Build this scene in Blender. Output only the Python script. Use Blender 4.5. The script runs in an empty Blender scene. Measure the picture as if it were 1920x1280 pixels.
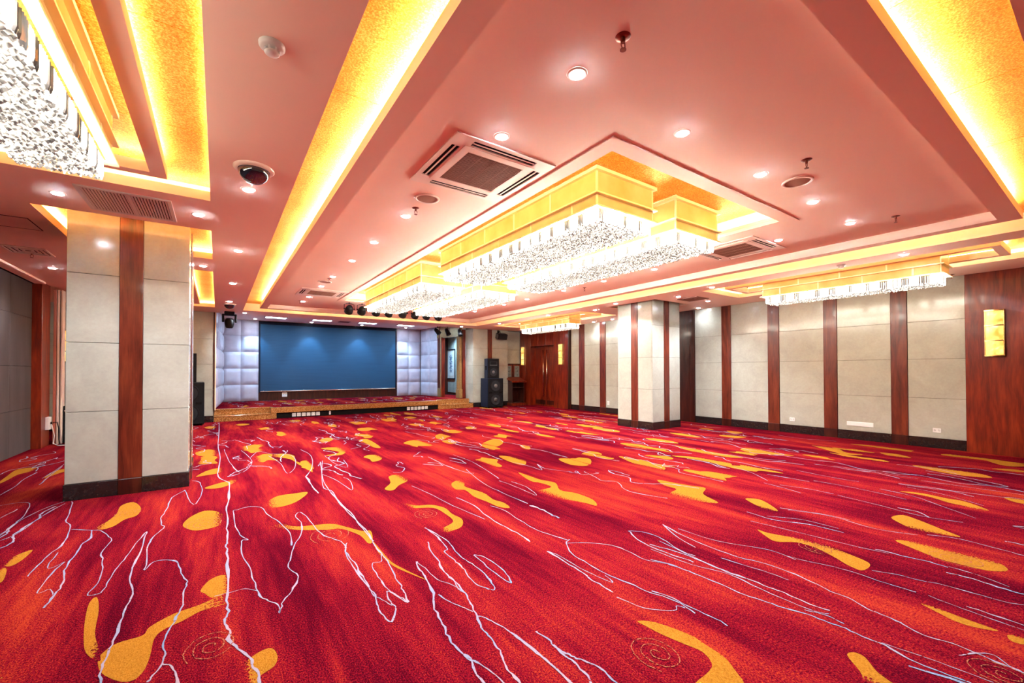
import bpy, math, random
from mathutils import Matrix, Vector

random.seed(7)
SC = bpy.context.scene
COL = SC.collection

# ------------------------------------------------------------------ camera
def make_camera():
    yaw, p, r = math.radians(34.5485), math.radians(0.6817), math.radians(-0.107)
    fwd = Vector((math.sin(yaw)*math.cos(p), math.cos(yaw)*math.cos(p), math.sin(p)))
    right = Vector((math.cos(yaw), -math.sin(yaw), 0)); up = right.cross(fwd)
    R = right*math.cos(r) + up*math.sin(r); U = -right*math.sin(r) + up*math.cos(r)
    cam = bpy.data.cameras.new('camera'); o = bpy.data.objects.new('camera', cam); COL.objects.link(o)
    cam.sensor_width = 36.0; cam.lens = 15.0; cam.shift_y = 45.75/1920.0; cam.clip_start = 0.02; cam.clip_end = 100
    m = Matrix((R, U, -fwd)).transposed().to_4x4(); m.translation = (0, 0, 1.3)
    o.matrix_world = m
    SC.camera = o
make_camera()

# ------------------------------------------------------------------ world and exposure
world = bpy.data.worlds.new('world'); SC.world = world; world.use_nodes = True
world.node_tree.nodes['Background'].inputs[0].default_value = (0.5, 0.5, 0.55, 1)
world.node_tree.nodes['Background'].inputs[1].default_value = 0.02
SC.view_settings.view_transform = 'Standard'
SC.view_settings.look = 'None'
SC.view_settings.gamma = 1.0
SC.view_settings.use_curve_mapping = False
SC.view_settings.exposure = 2.2
SC.cycles.max_bounces = 6
SC.cycles.diffuse_bounces = 4
SC.cycles.glossy_bounces = 3
SC.cycles.transmission_bounces = 4
SC.cycles.caustics_reflective = False
SC.cycles.caustics_refractive = False
SC.cycles.sample_clamp_indirect = 6.0
SC.cycles.adaptive_threshold = 0.04

# light levels (everything that shines in this hall)
SPOT_W = 62.0          # each recessed downlight
PIT_LED = 11.0         # strips inside the central pit
SIDE_LED = 10.5        # strips over the side aisles
LED = 22.0             # cove strips
CRYSTAL = 0.60          # chandelier crystals
CHAND = 0.5           # lamp board inside each chandelier, facing down
CHAND_SIDE = 0.6     # added glow ring behind the crystal rods, for more sideways light
STAGE_LED = 34.0       # stage ceiling panels
WASH_W = 42.0          # stage wall washers
COOL = (0.80, 0.88, 1.0)
STAGEBLUE = (0.42, 0.72, 1.0)
WARM = (1.0, 0.74, 0.36)

# ------------------------------------------------------------------ helpers: materials
def lin(r, g, b):
    f = lambda c: (c/255.0)/12.92 if c/255.0 <= 0.04045 else (((c/255.0)+0.055)/1.055)**2.4
    return (f(r), f(g), f(b), 1.0)

class NT:
    def __init__(self, name):
        self.m = bpy.data.materials.new(name); self.m.use_nodes = True
        self.t = self.m.node_tree; self.t.nodes.clear()
        self.out = self.n('ShaderNodeOutputMaterial')
    def n(self, kind, **kw):
        nd = self.t.nodes.new(kind)
        for k, v in kw.items():
            setattr(nd, k, v)
        return nd
    def l(self, a, b):
        self.t.links.new(a, b)
    def coord(self, scale=(1, 1, 1), world=True):
        mp = self.n('ShaderNodeMapping'); mp.inputs['Scale'].default_value = scale
        if world:
            g = self.n('ShaderNodeNewGeometry'); self.l(g.outputs['Position'], mp.inputs[0])
        else:
            g = self.n('ShaderNodeTexCoord'); self.l(g.outputs['Object'], mp.inputs[0])
        return mp.outputs[0]
    def noise(self, vec, scale, detail=3.0, rough=0.5, dist=0.0):
        nz = self.n('ShaderNodeTexNoise'); nz.inputs['Scale'].default_value = scale
        nz.inputs['Detail'].default_value = detail; nz.inputs['Roughness'].default_value = rough
        nz.inputs['Distortion'].default_value = dist
        self.l(vec, nz.inputs['Vector'])
        return nz.outputs[0]
    def ramp(self, fac, stops):
        r = self.n('ShaderNodeValToRGB'); e = r.color_ramp.elements
        while len(e) < len(stops):
            e.new(0.5)
        for i, (p, c) in enumerate(stops):
            e[i].position = p; e[i].color = c
        self.l(fac, r.inputs[0])
        return r.outputs[0]
    def mix(self, fac, a, b, blend='MIX'):
        mx = self.n('ShaderNodeMix', data_type='RGBA', blend_type=blend)
        for sock, v in ((0, fac), (6, a), (7, b)):
            if isinstance(v, (int, float)): mx.inputs[sock].default_value = v
            elif isinstance(v, tuple): mx.inputs[sock].default_value = v
            else: self.l(v, mx.inputs[sock])
        return mx.outputs[2]
    def math(self, op, a, b=0.0):
        mt = self.n('ShaderNodeMath', operation=op)
        for i, v in enumerate((a, b)):
            if isinstance(v, (int, float)): mt.inputs[i].default_value = v
            else: self.l(v, mt.inputs[i])
        return mt.outputs[0]
    def bsdf(self, col, rough=0.5, metal=0.0, spec=0.5, coat=0.0, bump=None, bstr=0.2, bdist=0.01, emit=None, estr=0.0):
        b = self.n('ShaderNodeBsdfPrincipled')
        def put(k, v):
            if isinstance(v, (int, float, tuple)): b.inputs[k].default_value = v
            else: self.l(v, b.inputs[k])
        put('Base Color', col); put('Roughness', rough); put('Metallic', metal); put('Specular IOR Level', spec); put('Coat Weight', coat)
        b.inputs['Coat Roughness'].default_value = 0.08
        if emit is not None:
            put('Emission Color', emit); put('Emission Strength', estr)
        if bump is not None:
            bp = self.n('ShaderNodeBump'); bp.inputs['Strength'].default_value = bstr; bp.inputs['Distance'].default_value = bdist
            self.l(bump, bp.inputs['Height']); self.l(bp.outputs[0], b.inputs['Normal'])
        self.l(b.outputs[0], self.out.inputs[0])
        return self.m

def plain(name, rgb, rough=0.5, metal=0.0, spec=0.5, var=0.06, scale=6.0, coat=0.0):
    t = NT(name); c = lin(*rgb)
    nz = t.noise(t.coord(), scale, 3)
    dk = tuple(x*(1-var) for x in c[:3]) + (1,); lt = tuple(min(1, x*(1+var)) for x in c[:3]) + (1,)
    return t.bsdf(t.ramp(nz, [(0.3, dk), (0.7, lt)]), rough, metal, spec, coat)

def glow(name, rgb, strength):
    t = NT(name)
    e = t.n('ShaderNodeEmission'); e.inputs[0].default_value = (*rgb, 1); e.inputs[1].default_value = strength
    t.l(e.outputs[0], t.out.inputs[0])
    return t.m

def carpet_red(t):
    """red streaked pile colour; streaks run along the hall (Y)"""
    broad = t.noise(t.coord((1.7, 0.3, 1)), 1.6, 3, 0.5, 0.3)
    fine = t.noise(t.coord((11, 0.9, 1)), 2.4, 5, 0.65)
    pile = t.noise(t.coord((1, 0.6, 1)), 170.0, 2, 0.75)
    s = t.math('ADD', t.math('MULTIPLY', broad, 0.60), t.math('MULTIPLY', fine, 0.26))
    s = t.math('ADD', s, t.math('MULTIPLY', t.math('SUBTRACT', pile, 0.32), 0.85))
    col = t.ramp(s, [(0.45, lin(53, 3, 15)), (0.54, lin(82, 6, 20)), (0.64, lin(113, 14, 25)), (0.76, lin(142, 48, 25))])
    return col, pile

def m_carpet():
    t = NT('carpet_red_pile'); c, pile = carpet_red(t)
    return t.bsdf(c, 0.95, 0, 0.0, bump=pile, bstr=0.5, bdist=0.006)

def m_cloud():
    t = NT('carpet_gold_cloud'); c, pile = carpet_red(t)
    at = t.n('ShaderNodeAttribute', attribute_name='fade')
    sp = t.noise(t.coord(), 70.0, 3, 0.7)
    keep = t.math('GREATER_THAN', t.math('ADD', at.outputs['Fac'], t.math('MULTIPLY', sp, 1.0)), 0.72)
    gold = t.ramp(pile, [(0.3, lin(119, 71, 16)), (0.7, lin(154, 104, 35))])
    return t.bsdf(t.mix(keep, c, gold), 0.95, 0, 0.0, bump=pile, bstr=0.5, bdist=0.006)

def m_vein():
    t = NT('carpet_pale_vein'); c, pile = carpet_red(t)
    sp = t.noise(t.coord(), 60.0, 2, 0.7)
    keep = t.math('GREATER_THAN', sp, 0.34)
    pale = t.ramp(t.noise(t.coord(), 3.0), [(0.35, lin(104, 115, 135)), (0.65, lin(142, 121, 128))])
    return t.bsdf(t.mix(keep, c, pale), 0.95, 0, 0.1)

def m_spiral():
    t = NT('carpet_thin_swirl'); c, pile = carpet_red(t)
    sp = t.noise(t.coord(), 90.0, 2, 0.7)
    return t.bsdf(t.mix(t.math('GREATER_THAN', sp, 0.48), c, lin(142, 85, 54)), 0.95, 0, 0.1)

def m_wood(name, dark, mid, light, rough=0.3, coat=0.14, scale=1.0):
    t = NT(name)
    warp = t.noise(t.coord((1.3, 1.3, 0.35)), 2.2*scale, 2, 0.5)
    v = t.n('ShaderNodeVectorMath', operation='ADD')
    cmb = t.n('ShaderNodeCombineXYZ'); t.l(t.math('MULTIPLY', warp, 0.22), cmb.inputs[0]); t.l(t.math('MULTIPLY', warp, 0.22), cmb.inputs[1])
    t.l(t.coord((1, 1, 0.12)), v.inputs[0]); t.l(cmb.outputs[0], v.inputs[1])
    g1 = t.noise(v.outputs[0], 16*scale, 4, 0.55)
    g2 = t.noise(t.coord((1, 1, 0.03)), 160, 2, 0.6)
    s = t.math('ADD', t.math('MULTIPLY', g1, 0.75), t.math('MULTIPLY', g2, 0.25))
    col = t.ramp(s, [(0.36, lin(*dark)), (0.5, lin(*mid)), (0.64, lin(*light))])
    return t.bsdf(col, rough, 0, 0.35, coat, bump=g2, bstr=0.05, bdist=0.002)

def m_stone():
    t = NT('cream_polished_stone')
    a = t.noise(t.coord((1, 1, 1)), 3.0, 6, 0.65, 0.6)
    b = t.noise(t.coord((1, 1, 1)), 26.0, 4, 0.6)
    s = t.math('ADD', t.math('MULTIPLY', a, 0.7), t.math('MULTIPLY', b, 0.3))
    col = t.ramp(s, [(0.35, lin(153, 153, 141)), (0.55, lin(163, 164, 151)), (0.7, lin(169, 171, 161))])
    return t.bsdf(col, 0.15, 0, 0.35, 0.04, bump=a, bstr=0.02, bdist=0.02)

def m_gold_foil():
    t = NT('gold_foil_paper')
    a = t.noise(t.coord(), 90.0, 4, 0.7)
    b = t.noise(t.coord(), 2.0, 2)
    col = t.ramp(t.math('ADD', t.math('MULTIPLY', a, 0.8), t.math('MULTIPLY', b, 0.2)), [(0.36, lin(176, 112, 26)), (0.5, lin(226, 164, 58)), (0.66, lin(255, 222, 140))])
    return t.bsdf(col, 0.42, 0.45, 0.5, bump=a, bstr=0.35, bdist=0.004)

def m_granite():
    t = NT('brown_granite')
    a = t.noise(t.coord(), 60.0, 4, 0.75)
    col = t.ramp(a, [(0.36, lin(50, 24, 10)), (0.46, lin(143, 88, 41)), (0.56, lin(170, 117, 60)), (0.68, lin(201, 167, 119))])
    return t.bsdf(col, 0.2, 0, 0.5, 0.2)

def m_screen():
    t = NT('blue_screen_cloth')
    a = t.noise(t.coord((0.4, 1, 40)), 3.0, 3, 0.6)
    w = t.n('ShaderNodeTexWave', wave_type='BANDS', bands_direction='Z'); w.inputs['Scale'].default_value = 14.0; w.inputs['Distortion'].default_value = 0.4
    t.l(t.coord(), w.inputs['Vector'])
    s = t.math('ADD', t.math('MULTIPLY', a, 0.6), t.math('MULTIPLY', w.outputs[1], 0.4))
    col = t.ramp(s, [(0.25, lin(10, 48, 75)), (0.75, lin(19, 67, 97))])
    return t.bsdf(col, 0.55, 0, 0.3, bump=w.outputs[1], bstr=0.15, bdist=0.003)

def m_leather():
    t = NT('lavender_grey_leather')
    a = t.noise(t.coord(), 120.0, 3, 0.6)
    col = t.ramp(t.noise(t.coord(), 4.0), [(0.3, lin(163, 156, 171)), (0.7, lin(179, 174, 186))])
    return t.bsdf(col, 0.38, 0, 0.5, bump=a, bstr=0.06, bdist=0.002)

def m_partition():
    t = NT('brown_grey_fabric')
    a = t.noise(t.coord(), 240.0, 2, 0.6)
    b = t.noise(t.coord((1, 1, 0.2)), 5.0, 3)
    col = t.ramp(t.math('ADD', t.math('MULTIPLY', a, 0.5), t.math('MULTIPLY', b, 0.5)), [(0.35, lin(55, 47, 45)), (0.65, lin(74, 65, 62))])
    return t.bsdf(col, 0.75, 0, 0.25, bump=a, bstr=0.2, bdist=0.002)

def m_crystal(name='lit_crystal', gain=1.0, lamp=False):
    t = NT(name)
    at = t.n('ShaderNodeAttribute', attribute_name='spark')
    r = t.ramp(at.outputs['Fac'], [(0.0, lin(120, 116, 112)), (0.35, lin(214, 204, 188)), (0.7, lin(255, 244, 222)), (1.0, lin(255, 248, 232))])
    st = t.math('MULTIPLY', at.outputs['Fac'], CRYSTAL*gain)  # sparkle painted as emission, random per vertex through spark
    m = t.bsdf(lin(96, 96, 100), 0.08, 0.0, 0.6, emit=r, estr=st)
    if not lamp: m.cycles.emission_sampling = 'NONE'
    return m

def m_goldpanel():
    """backlit gold lamp panel of the chandelier boxes"""
    t = NT('backlit_gold_panel')
    a = t.noise(t.coord(), 4.0, 3)
    r = t.ramp(a, [(0.3, lin(194, 152, 75)), (0.7, lin(210, 177, 108))])
    m = t.bsdf(r, 0.4, 0.2, 0.5, emit=r, estr=0.10)
    m.cycles.emission_sampling = 'NONE'
    return m

def m_amber():
    t = NT('lit_amber_glass')
    a = t.noise(t.coord((1, 1, 1)), 9.0, 3, 0.6)
    r = t.ramp(a, [(0.35, lin(214, 142, 46)), (0.55, lin(250, 200, 110)), (0.7, lin(255, 240, 196))])
    return t.bsdf(lin(226, 176, 90), 0.25, 0, 0.5, emit=r, estr=0.30)

def m_wallpaper():
    t = NT('pale_striped_wallpaper')
    a = t.noise(t.coord((1, 1, 0.25)), 60.0, 4, 0.7)
    w = t.n('ShaderNodeTexWave', wave_type='BANDS', bands_direction='Y'); w.inputs['Scale'].default_value = 2.6
    t.l(t.coord(), w.inputs['Vector'])
    col = t.ramp(t.math('ADD', t.math('MULTIPLY', a, 0.75), t.math('MULTIPLY', w.outputs[1], 0.25)), [(0.35, lin(127, 139, 136)), (0.6, lin(176, 181, 174)), (0.8, lin(193, 195, 183))])
    return t.bsdf(col, 0.8)

def m_ink():
    t = NT('ink_flower_scroll')
    g = t.n('ShaderNodeTexCoord')
    sep = t.n('ShaderNodeSeparateXYZ'); t.l(g.outputs['Object'], sep.inputs[0])
    nz = t.noise(t.coord((1, 1, 1), world=False), 16.0, 5, 0.7)
    band = t.math('SUBTRACT', 0.17, t.math('ABSOLUTE', sep.outputs[1]))
    ver = t.math('SUBTRACT', 0.42, t.math('ABSOLUTE', sep.outputs[2]))
    fac = t.math('MULTIPLY', t.math('GREATER_THAN', t.math('ADD', nz, t.math('MULTIPLY', t.math('MINIMUM', band, ver), 1.2)), 0.60),
                 t.math('GREATER_THAN', t.math('MINIMUM', band, ver), 0.0))
    ink = t.ramp(t.noise(t.coord((1, 1, 1), world=False), 40.0, 2), [(0.4, lin(46, 84, 112)), (0.6, lin(112, 130, 168))])
    return t.bsdf(t.mix(fac, lin(226, 230, 232), ink), 0.6)

MAT = {}
def build_materials():
    M = MAT
    M['carpet'] = m_carpet(); M['cloud'] = m_cloud(); M['vein'] = m_vein(); M['spiral'] = m_spiral()
    M['paint'] = plain('ceiling_paint', (248, 221, 203), 0.7, var=0.02, scale=1.0)
    M['plastic_white'] = plain('off_white_plastic', (238, 218, 204), 0.4, var=0.02)
    M['plate_white'] = plain('white_switch_plastic', (217, 216, 212), 0.35, var=0.02)
    M['gold'] = m_gold_foil(); M['stone'] = m_stone(); M['granite'] = m_granite()
    M['wood'] = m_wood('red_brown_veneer', (78, 20, 8), (108, 31, 12), (132, 45, 18))
    M['wood_dark'] = m_wood('dark_brown_veneer', (35, 11, 7), (52, 18, 11), (67, 27, 16))
    M['wood_strip'] = m_wood('grained_brown_strip', (65, 20, 12), (91, 33, 19), (111, 48, 27))
    M['skirting'] = plain('black_stone_skirting', (34, 28, 26), 0.18, var=0.3, scale=30)
    M['joint'] = plain('dark_joint', (81, 70, 58), 0.9)
    M['black'] = plain('black_textured_shell', (16, 16, 18), 0.55, var=0.2, scale=80, spec=0.12)
    M['blackgrille'] = plain('charcoal_speaker_cone', (35, 35, 38), 0.6, var=0.2, scale=120, spec=0.12)
    M['cap'] = plain('grey_dust_cap', (72, 72, 72), 0.4)
    M['navy'] = plain('dark_blue_shell', (20, 26, 43), 0.5, var=0.15, scale=60, spec=0.12)
    M['dark'] = plain('dark_void', (15, 12, 11), 0.9, spec=0.12)
    M['brownmesh'] = plain('brown_grille_mesh', (149, 103, 83), 0.8)  # one brown for grille slats, speaker covers and vent rings
    M['chrome'] = plain('brushed_chrome', (214, 210, 204), 0.22, metal=1.0, var=0.03)
    M['brass'] = plain('polished_brass_trim', (226, 190, 120), 0.25, metal=0.85, var=0.05)
    M['goldtrim'] = plain('pale_gold_trim', (255, 240, 200), 0.35, metal=0.2, var=0.03)
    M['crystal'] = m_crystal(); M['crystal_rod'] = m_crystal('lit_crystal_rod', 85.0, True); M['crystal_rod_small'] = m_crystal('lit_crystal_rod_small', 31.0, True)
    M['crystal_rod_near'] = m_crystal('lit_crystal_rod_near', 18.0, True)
    M['goldpanel'] = m_goldpanel()
    M['led'] = glow('warm_led', WARM, LED); M['led_side'] = glow('warm_side_led', WARM, SIDE_LED); M['led_pit'] = glow('warm_pit_led', WARM, PIT_LED)
    M['lamp'] = glow('cool_lamp', COOL, 90.0); M['lamp'].cycles.emission_sampling = 'NONE'
    M['stagelamp'] = glow('blue_white_panel', STAGEBLUE, STAGE_LED)
    M['chandlamp'] = glow('chandelier_lamp', (1.0, 0.88, 0.70), CHAND)
    M['chand_added_glow'] = glow('chandelier_added_glow', (1.0, 0.88, 0.70), CHAND_SIDE)  # emission of the added ring inside each chandelier
    M['amber'] = m_amber()
    M['screen'] = m_screen(); M['leather'] = m_leather(); M['partition'] = m_partition()
    M['frame_black'] = plain('black_screen_frame', (20, 26, 40), 0.5, spec=0.12)
    M['wallpaper'] = m_wallpaper(); M['ink'] = m_ink()
    M['giltframe'] = plain('gilt_column', (148, 118, 70), 0.35, metal=0.3, var=0.15, scale=20)
    M['cream_wall'] = plain('cream_wall', (169, 160, 146), 0.6, var=0.03)
    M['frosted'] = plain('frosted_glass', (121, 133, 131), 0.3, var=0.05)
    M['inkblack'] = plain('ink_strokes', (40, 44, 46), 0.7)
    M['copper'] = plain('tarnished_copper', (120, 58, 44), 0.35, metal=0.8)
    M['dome'] = plain('smoked_dome', (20, 26, 44), 0.05, spec=0.9, coat=1.0)
    M['cream_board'] = plain('cream_board', (214, 196, 180), 0.5)
    M['pink_board'] = plain('reddish_board', (168, 92, 74), 0.4)
    M['cable_white'] = plain('pale_cable', (200, 196, 192), 0.5)
build_materials()

# ------------------------------------------------------------------ helpers: geometry
class MB:
    """collects quads and polygons, then links them as one mesh object"""
    def __init__(s):
        s.v = []; s.f = []
    def add(s, vs, fs):
        b = len(s.v); s.v += [tuple(v) for v in vs]; s.f += [tuple(b+i for i in f) for f in fs]
        return s
    def box(s, x0, x1, y0, y1, z0, z1):
        vs = [(x, y, z) for z in (z0, z1) for y in (y0, y1) for x in (x0, x1)]
        return s.add(vs, [(0, 2, 3, 1), (4, 5, 7, 6), (0, 1, 5, 4), (2, 6, 7, 3), (0, 4, 6, 2), (1, 3, 7, 5)])
    def cbox(s, x0, x1, y0, y1, z0, z1, c=0.003):
        """box with chamfered edges"""
        L = ((x0, x1), (y0, y1), (z0, z1)); idx = {}; vs = []
        for i in (0, 1):
            for j in (0, 1):
                for k in (0, 1):
                    for ax in range(3):
                        p = []
                        for a, q in enumerate((i, j, k)):
                            e = L[a][q]; p.append(e if a == ax else e + (c if q == 0 else -c))
                        idx[(i, j, k, ax)] = len(vs); vs.append(tuple(p))
        fs = []
        for ax in range(3):
            b, d = (ax+1) % 3, (ax+2) % 3
            for q in (0, 1):
                def key(u, v):
                    t = [0, 0, 0]; t[ax] = q; t[b] = u; t[d] = v
                    return idx[(*t, ax)]
                f = [key(0, 0), key(1, 0), key(1, 1), key(0, 1)]
                fs.append(f if q else f[::-1])
        for ax in range(3):
            b, d = (ax+1) % 3, (ax+2) % 3
            for u in (0, 1):
                for v in (0, 1):
                    t0 = [0, 0, 0]; t0[b] = u; t0[d] = v; t1 = list(t0); t1[ax] = 1
                    f = [idx[(*t0, b)], idx[(*t1, b)], idx[(*t1, d)], idx[(*t0, d)]]
                    fs.append(f if (u == v) == False else f[::-1])
        for i in (0, 1):
            for j in (0, 1):
                for k in (0, 1):
                    f = [idx[(i, j, k, a)] for a in range(3)]
                    fs.append(f if (i+j+k) % 2 == 1 else f[::-1])
        return s.add(vs, fs)
    def cyl(s, c, r0, r1, h, n=20, axis='Z', cap=True):
        ring = [(math.cos(2*math.pi*i/n), math.sin(2*math.pi*i/n)) for i in range(n)]
        def P(a, b, t):
            return {'Z': (c[0]+a, c[1]+b, c[2]+t), 'Y': (c[0]+a, c[1]+t, c[2]+b), 'X': (c[0]+t, c[1]+a, c[2]+b)}[axis]
        vs = [P(a*r0, b*r0, 0) for a, b in ring] + [P(a*r1, b*r1, h) for a, b in ring]
        fs = [(i, (i+1) % n, n+(i+1) % n, n+i) for i in range(n)]
        if cap: fs += [tuple(range(n))[::-1], tuple(range(n, 2*n))]
        return s.add(vs, fs)
    def lathe(s, c, prof, n=24, axis='Z'):
        vs = []
        for r, t in prof:
            for i in range(n):
                a, b = r*math.cos(2*math.pi*i/n), r*math.sin(2*math.pi*i/n)
                vs.append({'Z': (c[0]+a, c[1]+b, c[2]+t), 'Y': (c[0]+a, c[1]+t, c[2]+b), 'X': (c[0]+t, c[1]+a, c[2]+b)}[axis])
        fs = []
        for k in range(len(prof)-1):
            for i in range(n):
                fs.append((k*n+i, k*n+(i+1) % n, (k+1)*n+(i+1) % n, (k+1)*n+i))
        return s.add(vs, fs)
    def tube(s, pts, r, n=6):
        pts = [Vector(p) for p in pts]; vs = []; fs = []
        for i, p in enumerate(pts):
            d = (pts[min(i+1, len(pts)-1)] - pts[max(i-1, 0)]).normalized()
            a = d.cross(Vector((0, 0, 1)) if abs(d.z) < 0.9 else Vector((1, 0, 0))).normalized(); b = d.cross(a)
            vs += [p + (a*math.cos(2*math.pi*k/n) + b*math.sin(2*math.pi*k/n))*r for k in range(n)]
        for i in range(len(pts)-1):
            for k in range(n):
                fs.append((i*n+k, i*n+(k+1) % n, (i+1)*n+(k+1) % n, (i+1)*n+k))
        fs += [tuple(range(n))[::-1], tuple((len(pts)-1)*n+k for k in range(n))]
        return s.add(vs, fs)
    def rectring(s, o, i, z0, z1):
        """frame between outer and inner rectangles (x0,x1,y0,y1)"""
        ox0, ox1, oy0, oy1 = o; ix0, ix1, iy0, iy1 = i
        s.box(ox0, ox1, oy0, iy0, z0, z1); s.box(ox0, ox1, iy1, oy1, z0, z1)
        s.box(ox0, ix0, iy0, iy1, z0, z1); s.box(ix1, ox1, iy0, iy1, z0, z1)
        return s
    def mesh(s, name, smooth=False):
        me = bpy.data.meshes.new(name); me.from_pydata(s.v, [], s.f); me.update()
        if smooth:
            for p in me.polygons: p.use_smooth = True
        return me
    def build(s, name, mat, parent=None, smooth=False, loc=None, kind=None, label=None, cat=None, group=None):
        return link(name, s.mesh(name, smooth), mat, parent, loc, kind, label, cat, group)

def link(name, me, mat, parent=None, loc=None, kind=None, label=None, cat=None, group=None):
    o = bpy.data.objects.new(name, me); COL.objects.link(o)
    if mat is not None and not me.materials:
        me.materials.append(MAT[mat] if isinstance(mat, str) else mat)
    if parent: o.parent = parent
    if loc is not None: o.location = loc
    if kind: o['kind'] = kind
    if label: o['label'] = label
    if cat: o['category'] = cat
    if group: o['group'] = group
    return o

def thing(name, label, cat, loc=(0, 0, 0), rz=0.0, group=None):
    o = bpy.data.objects.new(name, None); COL.objects.link(o)
    o.empty_display_size = 0.1
    o.location = loc; o.rotation_euler = (0, 0, rz); o['label'] = label; o['category'] = cat
    if group: o['group'] = group
    return o

def copy_tree(o, parent=None):
    c = o.copy(); COL.objects.link(c); c.parent = parent
    for ch in list(o.children): copy_tree(ch, c)
    return c

def dup(root, loc, label, rz=None):
    c = copy_tree(root); c.location = loc; c['label'] = label
    if rz is not None: c.rotation_euler = (0, 0, rz)
    return c

def cells(x0, x1, y0, y1, holes):
    xs = sorted({x0, x1, *[h[0] for h in holes], *[h[1] for h in holes]}); ys = sorted({y0, y1, *[h[2] for h in holes], *[h[3] for h in holes]})
    for i in range(len(xs)-1):
        for j in range(len(ys)-1):
            cx, cy = (xs[i]+xs[i+1])/2, (ys[j]+ys[j+1])/2
            if not (x0 < cx < x1 and y0 < cy < y1): continue
            if any(h[0] < cx < h[1] and h[2] < cy < h[3] for h in holes): continue
            yield xs[i], xs[i+1], ys[j], ys[j+1]

def smooth_curve(pts, closed=False, k=4):
    n = len(pts); out = []
    rng = range(n) if closed else range(n-1)
    for i in rng:
        if closed: p0, p1, p2, p3 = pts[(i-1) % n], pts[i], pts[(i+1) % n], pts[(i+2) % n]
        else: p0, p1, p2, p3 = pts[max(i-1, 0)], pts[i], pts[i+1], pts[min(i+2, n-1)]
        for j in range(k):
            t = j/k
            out.append(tuple(0.5*((2*p1[a]) + (p2[a]-p0[a])*t + (2*p0[a]-5*p1[a]+4*p2[a]-p3[a])*t*t + (3*p1[a]-p0[a]-3*p2[a]+p3[a])*t**3) for a in (0, 1)))
    if not closed: out.append(tuple(pts[-1][:2]))
    return out

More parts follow.
